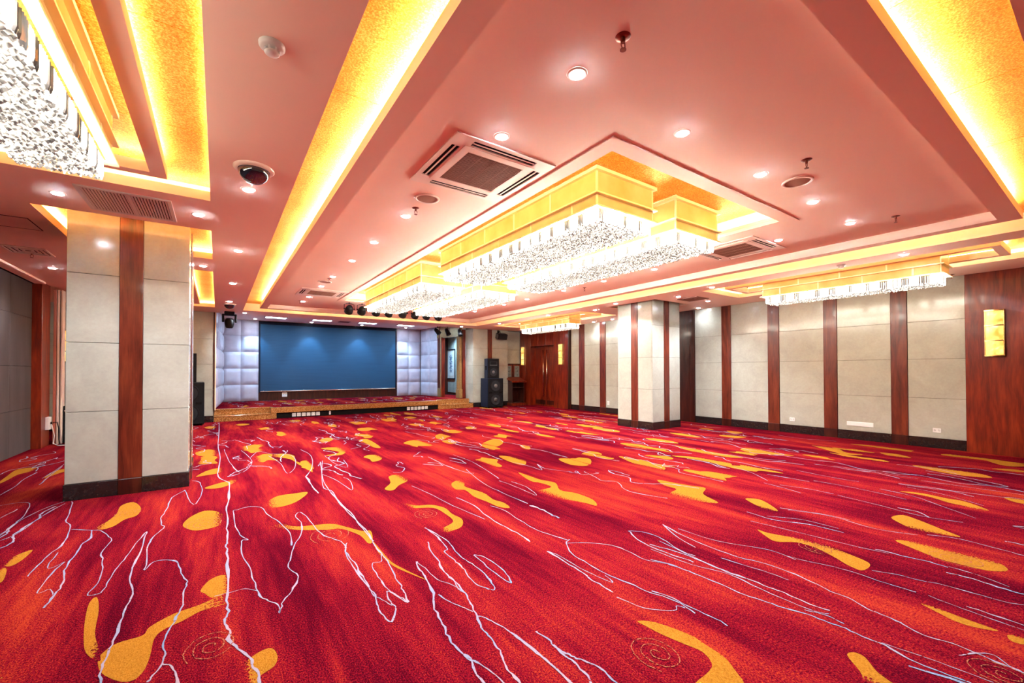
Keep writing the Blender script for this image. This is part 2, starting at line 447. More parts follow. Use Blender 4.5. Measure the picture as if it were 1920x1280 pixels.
# woven motifs of the carpet: vein width factor and path, cloud outlines, swirl centre and radius (metres on the floor)
VEINS = [
 (1.9,[(0.03,13.23),(0.01,9.4),(0.03,7.45),(0.0,6.43),(0.1,6.0),(0.1,5.3),(0.07,4.84),(0.07,4.26),(0.07,3.94),(0.05,3.77),(0.06,3.36),(0.05,2.99),(0.05,2.79),(0.03,2.69),(0.05,2.58),(0.05,2.48),(0.09,2.36),(0.13,2.26),(0.14,2.18),(0.14,2.08),(0.14,2.0)]),
 (1.2,[(-0.29,5.9),(-0.38,5.63),(-0.39,5.16),(-0.41,4.96),(-0.39,4.69),(-0.36,4.61),(-0.41,4.42),(-0.42,4.19),(-0.4,3.83),(-0.39,3.68),(-0.35,3.8),(-0.29,3.79),(-0.22,3.69),(-0.18,3.43),(-0.15,3.3),(-0.16,3.17),(-0.16,2.96),(-0.18,2.83),(-0.21,2.68),(-0.2,2.56),(-0.2,2.46),(-0.22,2.39),(-0.24,2.35)]),
 (1.2,[(-0.2,2.46),(-0.17,2.42),(-0.14,2.34),(-0.13,2.26)]),
 (1.4,[(-0.47,4.55),(-0.46,4.31),(-0.46,3.91),(-0.46,3.73),(-0.44,3.51),(-0.41,3.32),(-0.41,3.13),(-0.41,2.97),(-0.41,2.8),(-0.41,2.67),(-0.41,2.55),(-0.4,2.43)]),
 (1.0,[(-0.47,4.55),(-0.5,4.34),(-0.52,4.08),(-0.54,3.85),(-0.55,3.62),(-0.56,3.47),(-0.59,3.44),(-0.62,3.47),(-0.6,3.62),(-0.62,3.84),(-0.65,4.04),(-0.68,4.19),(-0.67,4.46),(-0.71,4.61),(-0.78,4.79),(-0.85,4.85),(-0.99,4.97)]),
 (1.0,[(-1.2,6.03),(-1.14,5.68),(-1.09,5.3),(-1.01,5.06),(-0.96,4.66),(-0.98,4.44),(-0.99,4.24),(-0.99,3.99)]),
 (1.5,[(-0.85,4.85),(-0.81,4.63),(-0.84,4.48),(-0.83,4.21),(-0.82,3.97),(-0.78,3.75),(-0.78,3.57),(-0.78,3.41)]),
 (0.9,[(-0.86,4.15),(-0.88,3.88),(-0.87,3.66),(-0.82,3.68),(-0.79,3.58)]),
 (0.9,[(-0.94,4.39),(-0.93,4.14),(-0.91,4.07),(-0.86,4.15)]),
 (0.9,[(-1.26,6.08),(-1.35,5.9),(-1.41,5.59),(-1.43,5.13)]),
 (0.9,[(-1.24,5.98),(-1.3,5.58),(-1.32,5.11),(-1.39,4.93)]),
 (1.3,[(-1.55,6.0),(-1.6,5.66)]),
 (0.9,[(-1.74,6.25),(-1.61,6.28),(-1.51,6.13),(-1.44,5.68),(-1.42,5.35),(-1.42,5.1)]),
 (1.15,[(0.46,3.57),(0.48,3.86),(0.44,4.18),(0.37,4.49),(0.35,4.71),(0.26,4.82),(0.16,4.78),(0.12,4.73),(0.13,4.27),(0.16,3.98),(0.2,3.88),(0.15,3.88),(0.15,3.53),(0.18,3.28),(0.19,3.07),(0.2,2.92),(0.23,2.81),(0.27,2.72),(0.28,2.61),(0.3,2.71),(0.36,2.83),(0.42,3.01),(0.39,3.19),(0.42,3.34),(0.48,3.56),(0.56,3.81),(0.59,4.07),(0.58,4.27),(0.63,4.37),(0.66,4.15),(0.68,3.77),(0.72,3.59),(0.78,3.44),(0.79,3.3),(0.76,3.23),(0.75,2.96),(0.75,2.71),(0.75,2.49)]),
 (0.7,[(0.2,2.94),(0.14,3.02),(0.07,3.02),(-0.01,3.02)]),
 (1.1,[(1.25,6.68),(0.99,5.26),(1.02,4.94),(1.0,4.5),(1.0,3.98),(0.99,3.62),(0.99,3.3)]),
 (1.8,[(0.9,5.8),(0.88,5.35),(0.89,4.93)]),
 (1.0,[(0.9,5.8),(1.07,6.38),(1.18,7.19),(1.13,7.86)]),
 (0.9,[(0.09,8.6),(0.14,7.37),(0.24,6.52),(0.38,6.95),(0.4,7.54),(0.32,8.31)]),
 (0.9,[(0.41,7.53),(0.54,8.05),(0.69,7.73),(0.94,7.36),(0.88,6.52),(0.73,6.11),(0.73,6.78),(0.65,7.56)]),
 (0.9,[(-0.29,5.9),(-0.19,5.21),(-0.14,5.65),(-0.17,6.19),(-0.25,6.36)]),
 (0.8,[(1.09,5.79),(1.17,5.36),(1.21,4.85),(1.3,5.28),(1.27,5.48)]),
 (0.8,[(1.36,7.06),(1.36,6.34),(1.45,6.04),(1.52,6.57)]),
 (1.2,[(-1.89,6.78),(-1.89,7.12),(-1.93,7.66),(-1.92,8.04)]),
 (0.9,[(-1.69,7.14),(-1.73,7.77),(-1.76,8.37)]),
 (0.8,[(-1.76,7.54),(-1.76,8.0),(-1.78,8.54)]),
 (1.3,[(1.21,6.61),(1.05,5.57),(1.01,5.04),(1.0,4.59),(0.99,4.13),(1.0,3.67),(1.0,3.45),(0.97,3.22),(0.96,3.05),(0.96,2.85),(0.92,2.63),(0.91,2.49),(0.9,2.4),(0.88,2.32),(0.85,2.44),(0.83,2.51),(0.81,2.38),(0.81,2.32),(0.75,2.19),(0.73,2.3),(0.74,2.4),(0.76,2.5),(0.76,2.68),(0.77,2.87),(0.76,3.06),(0.77,3.27),(0.81,3.38)]),
 (1.0,[(0.96,3.03),(0.92,2.92),(0.86,2.92),(0.84,2.72),(0.84,2.53),(0.87,2.4),(0.88,2.33)]),
 (0.8,[(0.75,2.49),(0.78,2.41),(0.8,2.34)]),
 (1.2,[(1.42,3.34),(1.42,3.1),(1.4,2.92),(1.38,2.84),(1.35,2.82),(1.34,2.66),(1.34,2.59),(1.33,2.49),(1.3,2.3),(1.32,2.21),(1.36,2.16),(1.4,2.27),(1.42,2.46),(1.41,2.61),(1.41,2.78),(1.45,2.96),(1.44,3.16),(1.42,3.34)]),
 (1.2,[(1.5,2.65),(1.48,2.45),(1.47,2.28),(1.49,2.17),(1.53,2.28),(1.54,2.45),(1.53,2.59),(1.5,2.65)]),
 (1.7,[(1.12,2.78),(1.09,2.65),(1.08,2.52),(1.04,2.33),(0.98,2.17),(0.96,2.02),(0.93,1.91),(0.93,1.81),(0.94,1.71),(0.92,1.63),(0.91,1.52)]),
 (1.0,[(0.94,1.71),(0.96,1.67),(0.98,1.58),(0.99,1.48)]),
 (1.4,[(1.32,3.05),(1.28,2.91),(1.25,2.69),(1.21,2.53),(1.21,2.37),(1.2,2.22),(1.17,2.11),(1.14,1.98),(1.1,1.88),(1.1,1.78),(1.08,1.68),(1.05,1.59),(1.04,1.52),(1.04,1.44)]),
 (1.2,[(1.14,1.98),(1.17,1.92),(1.19,1.84),(1.21,1.74),(1.21,1.62),(1.22,1.51),(1.22,1.4),(1.22,1.31)]),
 (0.9,[(1.06,2.3),(1.08,2.2),(1.11,2.11),(1.14,2.03)]),
 (0.9,[(1.12,2.78),(1.13,2.66),(1.13,2.48),(1.18,2.35),(1.2,2.22)]),
 (0.9,[(1.21,2.55),(1.21,2.4),(1.19,2.29),(1.2,2.22)]),
 (1.5,[(1.31,1.7),(1.32,1.6),(1.32,1.51),(1.34,1.45),(1.36,1.42),(1.38,1.34),(1.38,1.27),(1.38,1.2)]),
 (1.7,[(1.31,1.57),(1.31,1.48),(1.31,1.4),(1.3,1.31),(1.28,1.27)]),
 (1.3,[(2.03,3.95),(2.04,3.61),(1.99,3.29),(1.98,3.04),(1.98,2.82),(1.96,2.61)]),
 (0.9,[(2.22,2.46),(2.18,2.62),(2.15,2.81),(2.17,3.03),(2.2,3.35),(2.17,3.52)]),
 (1.2,[(2.23,2.47),(2.17,2.43),(2.08,2.27),(2.06,2.09),(2.05,1.93),(2.08,1.76),(2.09,1.61),(2.13,1.48),(2.11,1.34)]),
 (1.0,[(2.17,2.43),(2.31,2.34),(2.42,2.21),(2.44,2.07),(2.42,1.91),(2.49,1.79),(2.51,1.68),(2.52,1.6)]),
 (1.6,[(1.96,2.4),(1.95,2.24),(1.94,2.06),(1.92,1.91),(1.92,1.81),(1.92,1.74)]),
 (0.8,[(1.96,2.4),(1.98,2.3),(1.97,2.11),(1.98,1.93),(2.0,1.82),(2.03,1.91)]),
 (1.3,[(2.75,2.33),(2.67,2.18),(2.64,2.01),(2.64,1.84),(2.67,1.7)]),
 (1.0,[(2.75,2.33),(2.83,2.23),(2.83,2.07),(2.76,1.88),(2.76,1.75)]),
 (2.2,[(2.47,3.31),(2.51,3.17),(2.5,3.0),(2.48,2.88)]),
 (0.9,[(3.1,2.26),(2.98,2.07),(2.89,1.83)]),
 (1.2,[(2.63,6.07),(2.59,5.4),(2.62,4.86),(2.68,4.75)]),
 (0.8,[(3.02,6.0),(3.0,5.36),(2.9,4.8),(2.8,4.35)]),
 (0.9,[(2.71,5.01),(2.54,4.3),(2.5,3.8),(2.51,3.37)]),
 (0.8,[(1.81,4.64),(1.85,4.26),(1.88,3.73),(1.93,3.23)]),
 (0.8,[(2.75,4.26),(2.76,4.03),(2.75,3.73),(2.75,3.54),(2.85,3.86),(2.84,4.14)]),
 (0.9,[(1.89,1.69),(1.93,1.53),(2.04,1.42),(2.09,1.44),(2.11,1.4)]),
 (1.6,[(2.67,2.06),(2.71,1.87),(2.71,1.67),(2.71,1.5),(2.72,1.38),(2.72,1.25),(2.73,1.16),(2.72,1.06),(2.73,0.94)]),
 (0.9,[(2.6,2.0),(2.62,1.68),(2.69,1.47),(2.66,1.27),(2.65,1.01),(2.69,0.93)]),
 (1.4,[(2.45,1.89),(2.5,1.78),(2.51,1.64),(2.53,1.48),(2.52,1.32),(2.54,1.21),(2.56,1.09),(2.59,0.99),(2.6,0.9),(2.61,0.83),(2.59,0.74),(2.6,0.67),(2.57,0.58),(2.57,0.48),(2.58,0.38)]),
 (1.2,[(3.1,2.26),(3.04,2.08),(2.99,1.82),(2.99,1.6),(3.03,1.45),(3.04,1.3),(3.02,1.17),(2.97,1.02),(2.97,0.94),(2.92,0.83),(2.91,0.76),(2.9,0.69),(2.87,0.64),(2.86,0.57),(2.88,0.5),(2.87,0.42),(2.86,0.34),(2.85,0.27)]),
 (1.1,[(2.11,1.62),(2.14,1.53),(2.14,1.4),(2.15,1.28),(2.14,1.18)]),
 (1.0,[(2.78,2.06),(2.75,1.83),(2.71,1.54),(2.72,1.38)]),
 (0.9,[(3.5,0.97),(3.56,0.86),(3.58,0.75),(3.62,0.66),(3.63,0.54),(3.64,0.42),(3.68,0.35)]),
 (0.8,[(3.29,1.39),(3.31,1.26),(3.36,1.13),(3.37,1.0),(3.36,0.87),(3.37,0.73)]),
 (1.9,[(3.86,0.69),(3.87,0.58),(3.85,0.47),(3.84,0.36)]),
 (1.7,[(3.94,1.07),(3.95,0.93),(3.98,0.79),(3.97,0.7)]),
 (0.8,[(3.98,0.7),(3.98,0.58),(3.91,0.43)]),
 (1.3,[(3.4,0.53),(3.39,0.43),(3.38,0.32)]),
 (0.7,[(3.38,0.68),(3.35,0.57),(3.33,0.44),(3.32,0.31)]),
 (0.7,[(2.61,0.69),(2.64,0.56),(2.65,0.44),(2.66,0.34)]),
 (1.0,[(2.63,1.02),(2.66,0.93),(2.65,0.85)]),
 (0.8,[(2.88,1.63),(2.9,1.47),(2.92,1.34),(2.92,1.22)]),
 (0.7,[(3.12,2.13),(3.14,1.81),(3.29,1.51),(3.27,1.32)]),
 (1.1,[(4.01,2.02),(3.99,1.77),(4.11,1.56),(4.13,1.32)]),
 (0.8,[(4.04,1.86),(4.2,1.62),(4.2,1.38)]),
 (0.8,[(4.38,1.83),(4.5,1.54),(4.45,1.21),(4.55,0.97)]),
 (0.7,[(4.38,1.9),(4.5,1.61),(4.52,1.4)]),
 (0.7,[(3.79,1.88),(3.84,1.55),(3.88,1.2),(3.92,0.99)]),
 (1.5,[(5.29,1.27),(5.29,1.13),(5.18,1.03)]),
 (1.0,[(4.62,0.93),(4.7,0.77),(4.68,0.59),(4.66,0.44)]),
 (1.6,[(4.93,0.56),(4.94,0.46)]),
 (0.9,[(2.78,0.46),(2.87,0.42),(2.92,0.37),(2.87,0.32),(2.85,0.27)]),
 (0.7,[(5.97,1.58),(5.91,1.29),(5.67,1.01),(5.48,0.79)]),
 (0.8,[(5.78,2.14),(5.8,1.9),(5.78,1.61),(5.71,1.3)]),
 (0.8,[(5.32,1.75),(5.24,1.38),(5.17,1.08),(5.24,0.83)]),
 (0.9,[(6.82,1.42),(6.86,1.16),(6.88,0.9),(6.91,0.64)]),
 (1.2,[(5.66,2.6),(5.69,2.33),(5.69,2.15)]),
 (0.9,[(5.26,2.28),(5.34,2.02),(5.33,1.79)]),
 (0.9,[(5.2,2.43),(5.16,2.19),(5.09,2.0)]),
 (0.9,[(6.89,2.31),(6.91,1.93),(6.75,1.59)]),
 (0.7,[(7.01,2.07),(6.91,1.72),(6.91,1.47)]),
 (0.9,[(5.72,3.05),(5.6,2.77),(5.34,2.45)]),
 (1.2,[(6.59,3.2),(6.63,2.98),(6.73,2.83)]),
 (0.8,[(6.21,2.49),(6.15,2.12),(6.16,1.82)]),
 (0.7,[(6.32,1.43),(6.25,1.14),(6.05,0.82)]),
]
CLOUDS = [
 [(-0.43,2.72),(-0.39,2.77),(-0.3,2.78),(-0.28,2.85),(-0.19,2.93),(-0.08,2.96),(0.05,3.02),(0.13,2.94),(0.12,2.86),(0.01,2.88),(-0.07,2.88),(-0.15,2.82),(-0.22,2.78),(-0.25,2.71),(-0.25,2.56),(-0.26,2.45),(-0.29,2.4),(-0.34,2.43),(-0.41,2.54),(-0.44,2.66)],
 [(-0.06,3.1),(-0.08,3.15),(-0.04,3.27),(0.02,3.31),(0.07,3.25),(0.07,3.09),(0.04,3.03),(-0.02,3.01)],
 [(-0.46,2.68),(-0.51,2.8),(-0.56,3.07),(-0.59,3.33),(-0.57,3.4),(-0.53,3.21),(-0.5,2.95),(-0.46,2.78),(-0.43,2.65)],
 [(0.09,2.09),(0.1,2.24),(0.15,2.3),(0.21,2.31),(0.23,2.23),(0.21,2.16),(0.15,2.12),(0.14,2.05)],
 [(-0.87,4.91),(-0.8,5.01),(-0.76,5.27),(-0.77,5.57),(-0.69,5.66),(-0.6,5.37),(-0.6,5.12),(-0.67,5.04),(-0.72,4.87),(-0.79,4.83)],
 [(-0.24,4.56),(-0.2,4.78),(-0.1,4.92),(0.01,4.81),(0.06,4.56),(0.02,4.4),(-0.06,4.35),(-0.16,4.37)],
 [(0.39,4.84),(0.51,5.06),(0.67,5.07),(0.8,5.04),(0.67,4.77),(0.54,4.66),(0.42,4.68)],
 [(-1.19,4.34),(-1.18,4.48),(-1.11,4.57),(-1.11,4.36),(-1.14,4.27)],
 [(-1.16,4.04),(-1.19,4.24),(-1.15,4.24),(-1.11,4.08),(-1.1,3.97)],
 [(-2.1,7.43),(-2.16,7.94),(-2.19,8.44),(-1.98,8.44),(-2.01,8.17),(-2.08,8.01),(-2.08,7.64)],
 [(-0.29,8.53),(-0.13,8.75),(0.01,8.42),(-0.04,8.08),(-0.23,8.17)],
 [(0.34,8.66),(0.47,8.81),(0.72,8.77),(0.51,8.42)],
 [(-0.12,5.88),(0.03,6.05),(0.19,6.11),(0.15,5.94),(0.01,5.79)],
 [(-0.22,6.58),(-0.1,6.91),(0.08,7.0),(0.03,6.67),(-0.14,6.59)],
 [(0.62,7.58),(0.85,7.62),(0.97,7.34),(0.93,6.89),(1.07,6.38),(0.94,6.55),(0.88,7.11)],
 [(1.43,7.77),(1.68,7.71),(1.73,7.32),(1.59,7.0),(1.36,7.06),(1.62,7.25)],
 [(1.49,8.49),(1.72,8.93),(1.84,8.75),(1.65,8.38)],
 [(0.31,12.41),(0.49,12.59),(0.65,12.37),(0.47,12.11)],
 [(-0.26,12.21),(-0.15,12.45),(-0.0,12.16),(-0.14,11.9)],
 [(1.51,12.63),(1.76,12.68),(1.77,12.33),(1.56,12.25)],
 [(2.17,8.22),(2.34,8.28),(2.34,7.76),(2.21,7.46)],
 [(2.72,11.32),(2.99,11.35),(3.06,10.86),(2.74,10.78)],
 [(0.29,3.99),(0.35,4.12),(0.46,4.11),(0.55,3.98),(0.79,3.89),(0.88,3.75),(0.97,3.57),(1.03,3.53),(0.98,3.31),(0.94,3.29),(0.93,3.49),(0.84,3.72),(0.74,3.76),(0.55,3.89),(0.42,4.02)],
 [(0.98,3.31),(0.98,3.12),(0.98,2.88),(1.02,2.7),(1.08,2.49),(1.03,2.62),(0.97,2.81),(0.95,3.06)],
 [(1.52,4.69),(1.66,4.91),(1.74,5.21),(1.85,5.24),(1.91,5.09),(1.86,4.89),(1.71,4.76),(1.58,4.59)],
 [(1.51,4.1),(1.58,3.94),(1.71,3.88),(1.78,3.72),(1.76,3.52),(1.77,3.35),(1.68,3.19),(1.55,3.15),(1.47,3.14),(1.53,3.24),(1.68,3.34),(1.71,3.56),(1.69,3.78),(1.51,3.91)],
 [(2.22,4.46),(2.35,4.56),(2.4,4.45),(2.3,4.3),(2.31,4.13),(2.34,3.92),(2.3,3.68),(2.33,3.53),(2.29,3.37),(2.22,3.45),(2.21,3.66),(2.19,3.88),(2.23,4.14),(2.16,4.24)],
 [(3.17,4.47),(3.18,4.27),(3.18,4.02),(3.23,3.81),(3.08,3.55),(3.14,3.36),(3.12,3.1),(3.01,2.94),(2.98,3.08),(2.9,3.26),(2.8,3.46),(2.84,3.66),(3.08,3.7),(3.09,3.91),(3.05,4.05)],
 [(3.56,5.52),(3.69,5.32),(3.7,5.04),(3.49,4.77),(3.44,4.96),(3.48,5.29)],
 [(4.15,4.82),(4.34,4.68),(4.35,4.41),(4.16,4.25),(4.03,4.44)],
 [(4.7,4.91),(4.97,4.98),(4.96,4.73),(4.76,4.63),(4.63,4.76)],
 [(4.32,3.22),(4.36,3.02),(4.41,2.82),(4.45,2.69),(4.21,2.57),(4.06,2.32),(3.94,2.45),(3.83,2.61),(3.95,2.79),(4.15,2.85),(4.18,3.03)],
 [(2.76,7.47),(3.04,7.69),(3.11,7.35),(3.1,6.96),(2.87,7.07)],
 [(4.04,8.53),(4.29,8.52),(4.38,8.21),(4.06,8.06)],
 [(4.75,8.79),(4.94,8.74),(4.84,8.46),(4.61,8.45)],
 [(3.79,6.48),(4.33,6.93),(4.36,6.62),(3.97,6.22)],
 [(4.35,6.08),(4.47,5.99),(4.28,5.69),(4.23,5.79)],
 [(2.2,8.28),(2.36,8.26),(2.29,7.28),(2.17,7.49)],
 [(5.94,5.22),(6.1,4.98),(5.93,4.6),(5.8,4.69)],
 [(7.15,7.65),(7.38,7.39),(7.26,6.87),(7.03,7.17)],
 [(1.8,1.47),(1.86,1.42),(1.9,1.32),(1.92,1.23),(1.91,1.16),(1.9,1.07),(1.86,1.0),(1.77,0.91),(1.61,1.03),(1.75,1.05),(1.81,1.07),(1.85,1.14),(1.83,1.23),(1.81,1.32),(1.8,1.41)],
 [(3.81,10.03),(4.04,10.07),(4.11,9.71),(3.81,9.64)],
 [(4.95,3.82),(5.09,3.69),(5.11,3.48),(4.95,3.62)],
 [(2.37,0.75),(2.42,0.74),(2.42,0.7),(2.35,0.64),(2.32,0.59),(2.3,0.55),(2.2,0.62),(2.29,0.68)],
 [(3.23,0.68),(3.25,0.63),(3.23,0.55),(3.22,0.47),(3.21,0.39),(3.16,0.46),(3.15,0.53),(3.19,0.61)],
 [(3.19,0.36),(3.22,0.34),(3.23,0.3),(3.16,0.29),(3.14,0.34)],
 [(3.64,1.75),(3.63,1.67),(3.67,1.56),(3.73,1.44),(3.76,1.3),(3.69,1.17),(3.64,1.04),(3.57,1.0),(3.45,1.01),(3.47,1.09),(3.54,1.19),(3.61,1.32),(3.61,1.45),(3.5,1.55),(3.56,1.66)],
 [(4.27,1.04),(4.36,0.93),(4.33,0.79),(4.39,0.65),(4.35,0.53),(4.23,0.47),(4.12,0.54),(4.1,0.65),(4.1,0.76),(4.17,0.9)],
 [(4.91,1.22),(5.07,1.18),(5.01,1.06),(4.88,0.9),(4.77,0.77),(4.72,0.89),(4.67,1.0),(4.79,1.14)],
 [(6.04,1.43),(6.13,1.27),(6.09,1.08),(6.09,0.95),(5.9,0.77),(5.79,0.79),(5.89,0.93),(5.91,1.03),(6.03,1.21)],
 [(7.09,3.67),(7.42,3.67),(7.26,3.33),(7.24,2.93),(7.09,3.13),(6.95,3.37)],
 [(8.53,3.19),(8.53,2.94),(8.59,2.84),(8.18,2.57),(8.19,2.36),(7.98,2.51),(8.08,2.7)],
 [(4.42,2.24),(4.5,2.14),(4.39,1.98),(4.27,1.87),(4.22,1.94),(4.31,2.11)],
 [(6.62,0.75),(6.68,0.6),(6.47,0.59),(6.48,0.68)],
 [(9.16,1.21),(9.27,1.04),(9.06,0.81),(8.81,0.99)],
 [(7.84,1.72),(7.91,1.44),(7.91,1.15),(7.71,0.97),(7.57,1.19),(7.64,1.48)],
 [(8.41,1.06),(8.58,0.89),(8.51,0.77),(8.35,0.91)],
 [(5.71,4.0),(5.9,3.77),(5.99,3.43),(5.89,3.17),(5.69,3.15),(5.77,3.5)],
 [(6.55,4.53),(6.5,3.97),(6.46,3.29),(6.23,3.64),(6.31,4.11)],
 [(7.78,5.5),(7.9,5.24),(7.79,4.8),(7.59,4.94)],
 [(9.06,4.98),(9.08,4.65),(8.73,4.65)],
 [(8.35,4.74),(8.52,4.29),(8.13,4.41)],
 [(8.61,2.27),(8.67,2.08),(8.48,1.87),(8.37,2.04)],
]
SPIRALS = [(-0.02,2.48,0.11), (-0.08,4.51,0.14), (-0.67,5.24,0.1), (0.75,3.62,0.16), (1.57,3.65,0.11), (1.67,1.25,0.11), (4.19,0.69,0.13), (3.61,1.32,0.1), (2.77,0.32,0.1), ]

# ------------------------------------------------------------------ the hall: sizes in metres, camera stands over the origin
Z0 = 2.83              # ceiling soffit
XL, XR = -2.59, 9.88   # side walls
YN, YB = -3.2, 13.42   # wall behind the camera, wall beside the stage
YS, ZS = 13.38, 0.30   # stage front and height
YSB, ZSC = 16.80, 3.03 # stage rear wall and stage ceiling
MAIN = (0.505, 7.24, 0.27, 12.62)
ISL = (0.825, 6.73, 0.61, 12.08)
PIT = (2.40, 5.05, 2.17, 10.30)
LCOF = [(-1.42, -0.065, 0.60, 4.68), (-1.42, -0.07, 5.66, 7.10), (-1.42, -0.075, 7.97, 12.38)]
RCOF = [(7.66, 9.02, 0.60, 4.68), (7.70, 8.98, 5.78, 7.14), (7.66, 9.02, 8.02, 12.30)]

_tile_cache = {}
def tile(parent, name, mat, x0, x1, y0, y1, z0, z1, c=0.0025, label=None):
    key = (name, mat, round(x1-x0, 4), round(y1-y0, 4), round(z1-z0, 4))
    me = _tile_cache.get(key)
    if me is None:
        a, b, d = (x1-x0)/2, (y1-y0)/2, (z1-z0)/2
        me = MB().cbox(-a, a, -b, b, -d, d, min(c, a*0.45, b*0.45, d*0.45)).mesh(name); _tile_cache[key] = me
    return link(name, me, mat, parent, ((x0+x1)/2, (y0+y1)/2, (z0+z1)/2), label=label)

# ---- floor: red carpet with woven gold clouds and pale veins
_rz = [0]
def ribbon(mb, pts, width, rnd, z):
    _rz[0] += 1; z += (_rz[0] % 500)*3e-6
    sm = smooth_curve(pts, False, 4); n = len(sm); pts = []; jx = 0.0
    for i, p in enumerate(sm):
        jx = jx*0.5 + rnd.gauss(0, 0.35)*width; pts.append((p[0]+jx, p[1]))
    ph = rnd.random()*9; vs = []
    for i, p in enumerate(pts):
        a, b = pts[max(i-1, 0)], pts[min(i+1, n-1)]
        dx, dy = b[0]-a[0], b[1]-a[1]; L = math.hypot(dx, dy) or 1
        w = 0.5*width*(0.55 + 0.45*math.sin(ph+i*0.9)**2 + (0.7 if math.sin(ph*3+i*0.31) > 0.96 else 0))
        j = rnd.uniform(-0.15, 0.15)*width
        nx, ny = -dy/L, dx/L
        vs += [(p[0]+nx*(w+j), p[1]+ny*(w+j), z), (p[0]-nx*(w-j), p[1]-ny*(w-j), z)]
    mb.add(vs, [(2*i, 2*i+1, 2*i+3, 2*i+2) for i in range(n-1)])

def cloud_mesh(polys, z, rnd):
    import bmesh
    bm = bmesh.new(); lay = bm.verts.layers.float.new('fade')
    for pi, poly in enumerate(polys):
        pts = smooth_curve(poly, True, 4)
        cx = sum(p[0] for p in pts)/len(pts); cy = sum(p[1] for p in pts)/len(pts)
        sx = max(abs(p[0]-cx) for p in pts) or 1
        sgn = rnd.choice((-1, 1))
        vs = []
        for p in pts:
            v = bm.verts.new((p[0], p[1], z+pi*4e-6)); v[lay] = 0.52 + 0.55*sgn*(p[0]-cx)/sx
            vs.append(v)
        es = []
        for i in range(len(vs)):
            try: es.append(bm.edges.new((vs[i], vs[(i+1) % len(vs)])))
            except ValueError: pass
        try: bmesh.ops.triangle_fill(bm, use_beauty=True, edges=es, normal=(0, 0, 1))
        except Exception: pass
    bmesh.ops.recalc_face_normals(bm, faces=bm.faces[:])
    for f in bm.faces:
        if f.normal.z < 0: f.normal_flip()
    me = bpy.data.meshes.new('cloud_pattern'); bm.to_mesh(me); bm.free()
    return me

def random_cloud(cx, cy, s, rnd):
    n = 9; lx = s*rnd.uniform(0.35, 0.7); ly = s*rnd.uniform(0.9, 1.7); tilt = rnd.uniform(-0.5, 0.5); out = []
    for i in range(n):
        a = 2*math.pi*i/n; r = rnd.uniform(0.45, 1.15)
        x, y = lx*math.cos(a)*r, ly*math.sin(a)*r
        out.append((cx + x + tilt*y*0.3 + 0.25*lx*math.sin(y*3), cy + y))
    return out

def random_vein(cx, cy, L, rnd):
    n = rnd.randint(5, 9); x, y = cx, cy; out = [(x, y)]; d = rnd.choice((-1, 1))
    for i in range(n):
        if rnd.random() < 0.15: d = -d
        y += d*L/n*rnd.uniform(0.5, 1.5); x += rnd.gauss(0, 0.07)
        out.append((x, y))
    return out

def build_floor():
    x0, x1, y0, y1 = -3.3, 10.2, YN-0.1, 13.9
    floor = MB().box(x0, x1, y0, y1, -0.05, 0).build('floor', 'carpet', kind='structure')
    rnd = random.Random(11)
    veins = MB(); far = MB()
    for wd, pts in VEINS:
        d = pts[len(pts)//2][0]*0.567 + pts[len(pts)//2][1]*0.824
        ribbon(veins, pts, 0.0072*wd*(1.0 if d < 3 else 1.25), rnd, 0.0022)
    polys = list(CLOUDS)
    def traced(x, y):
        d = x*0.567 + y*0.824; s = x*0.824 - y*0.567
        return 1.2 < d < 5.3 and abs(s) < d*1.25
    for k in range(340):
        x, y = rnd.uniform(-2.4, 9.6), rnd.uniform(-2.6, 13.1)
        if traced(x, y): continue
        ribbon(veins, random_vein(x, y, rnd.uniform(0.5, 1.6), rnd), rnd.uniform(0.009, 0.017), rnd, 0.0022)
    for k in range(150):
        x, y = rnd.uniform(-2.4, 9.6), rnd.uniform(-2.6, 13.0)
        if traced(x, y): continue
        polys.append(random_cloud(x, y, rnd.uniform(0.16, 0.34), rnd))
    cl = lambda v, a, b: max(a, min(b, v))
    link('cloud_pattern', cloud_mesh(polys, 0.0008, rnd), 'cloud', floor, kind='stuff')
    veins.v = [(cl(v[0], XL+0.01, XR-0.03), cl(v[1], YN, 13.36), v[2]) for v in veins.v]
    veins.build('vein_pattern', 'vein', floor, kind='stuff')
    sw = MB()
    for cx, cy, r in SPIRALS:
        pts = []
        for i in range(40):
            a = i*0.42; rr = r*(0.12 + 0.88*i/39)
            pts.append((cx + rr*math.cos(a), cy + rr*1.25*math.sin(a)))
        ribbon(sw, pts, 0.005, rnd, 0.0018)
    sw.build('swirl_pattern', 'spiral', floor, kind='stuff')
    return floor

# ---- ceiling with its lit coves
def cove(parent, hole, z0, lip, ztop, ext, led=True, mat='paint', seg=1.22, solid_gold=True, lamp='led'):
    x0, x1, y0, y1 = hole
    o = (x0-ext, x1+ext, y0-ext, y1+ext)
    e = MB()
    t = 0.014
    e.rectring((x0-t, x1+t, y0-t, y1+t), hole, z0+0.002, z0+lip)
    if ext > 0.03:
        e.rectring(o, (x0-t, x1+t, y0-t, y1+t), z0+0.004, z0+0.02)
    e.rectring((o[0]-0.02, o[1]+0.02, o[2]-0.02, o[3]+0.02), o, z0+0.004, ztop+0.02)
    e.build('cove_edge', mat, parent)
    if led:
        a, b = 0.03, min(0.06, ext-0.01)
        MB().rectring((x0-b, x1+b, y0-b, y1+b), (x0-a, x1+a, y0-a, y1+a), z0+0.03, z0+0.045).build('led_strip', lamp, parent)
    if solid_gold:
        n = max(1, round((o[3]-o[2])/seg)); h = (o[3]-o[2])/n
        for i in range(n):
            tile(parent, 'gold_panel', 'gold', o[0], o[1], o[2]+i*h+0.0015, o[2]+(i+1)*h-0.0015, ztop, ztop+0.018)

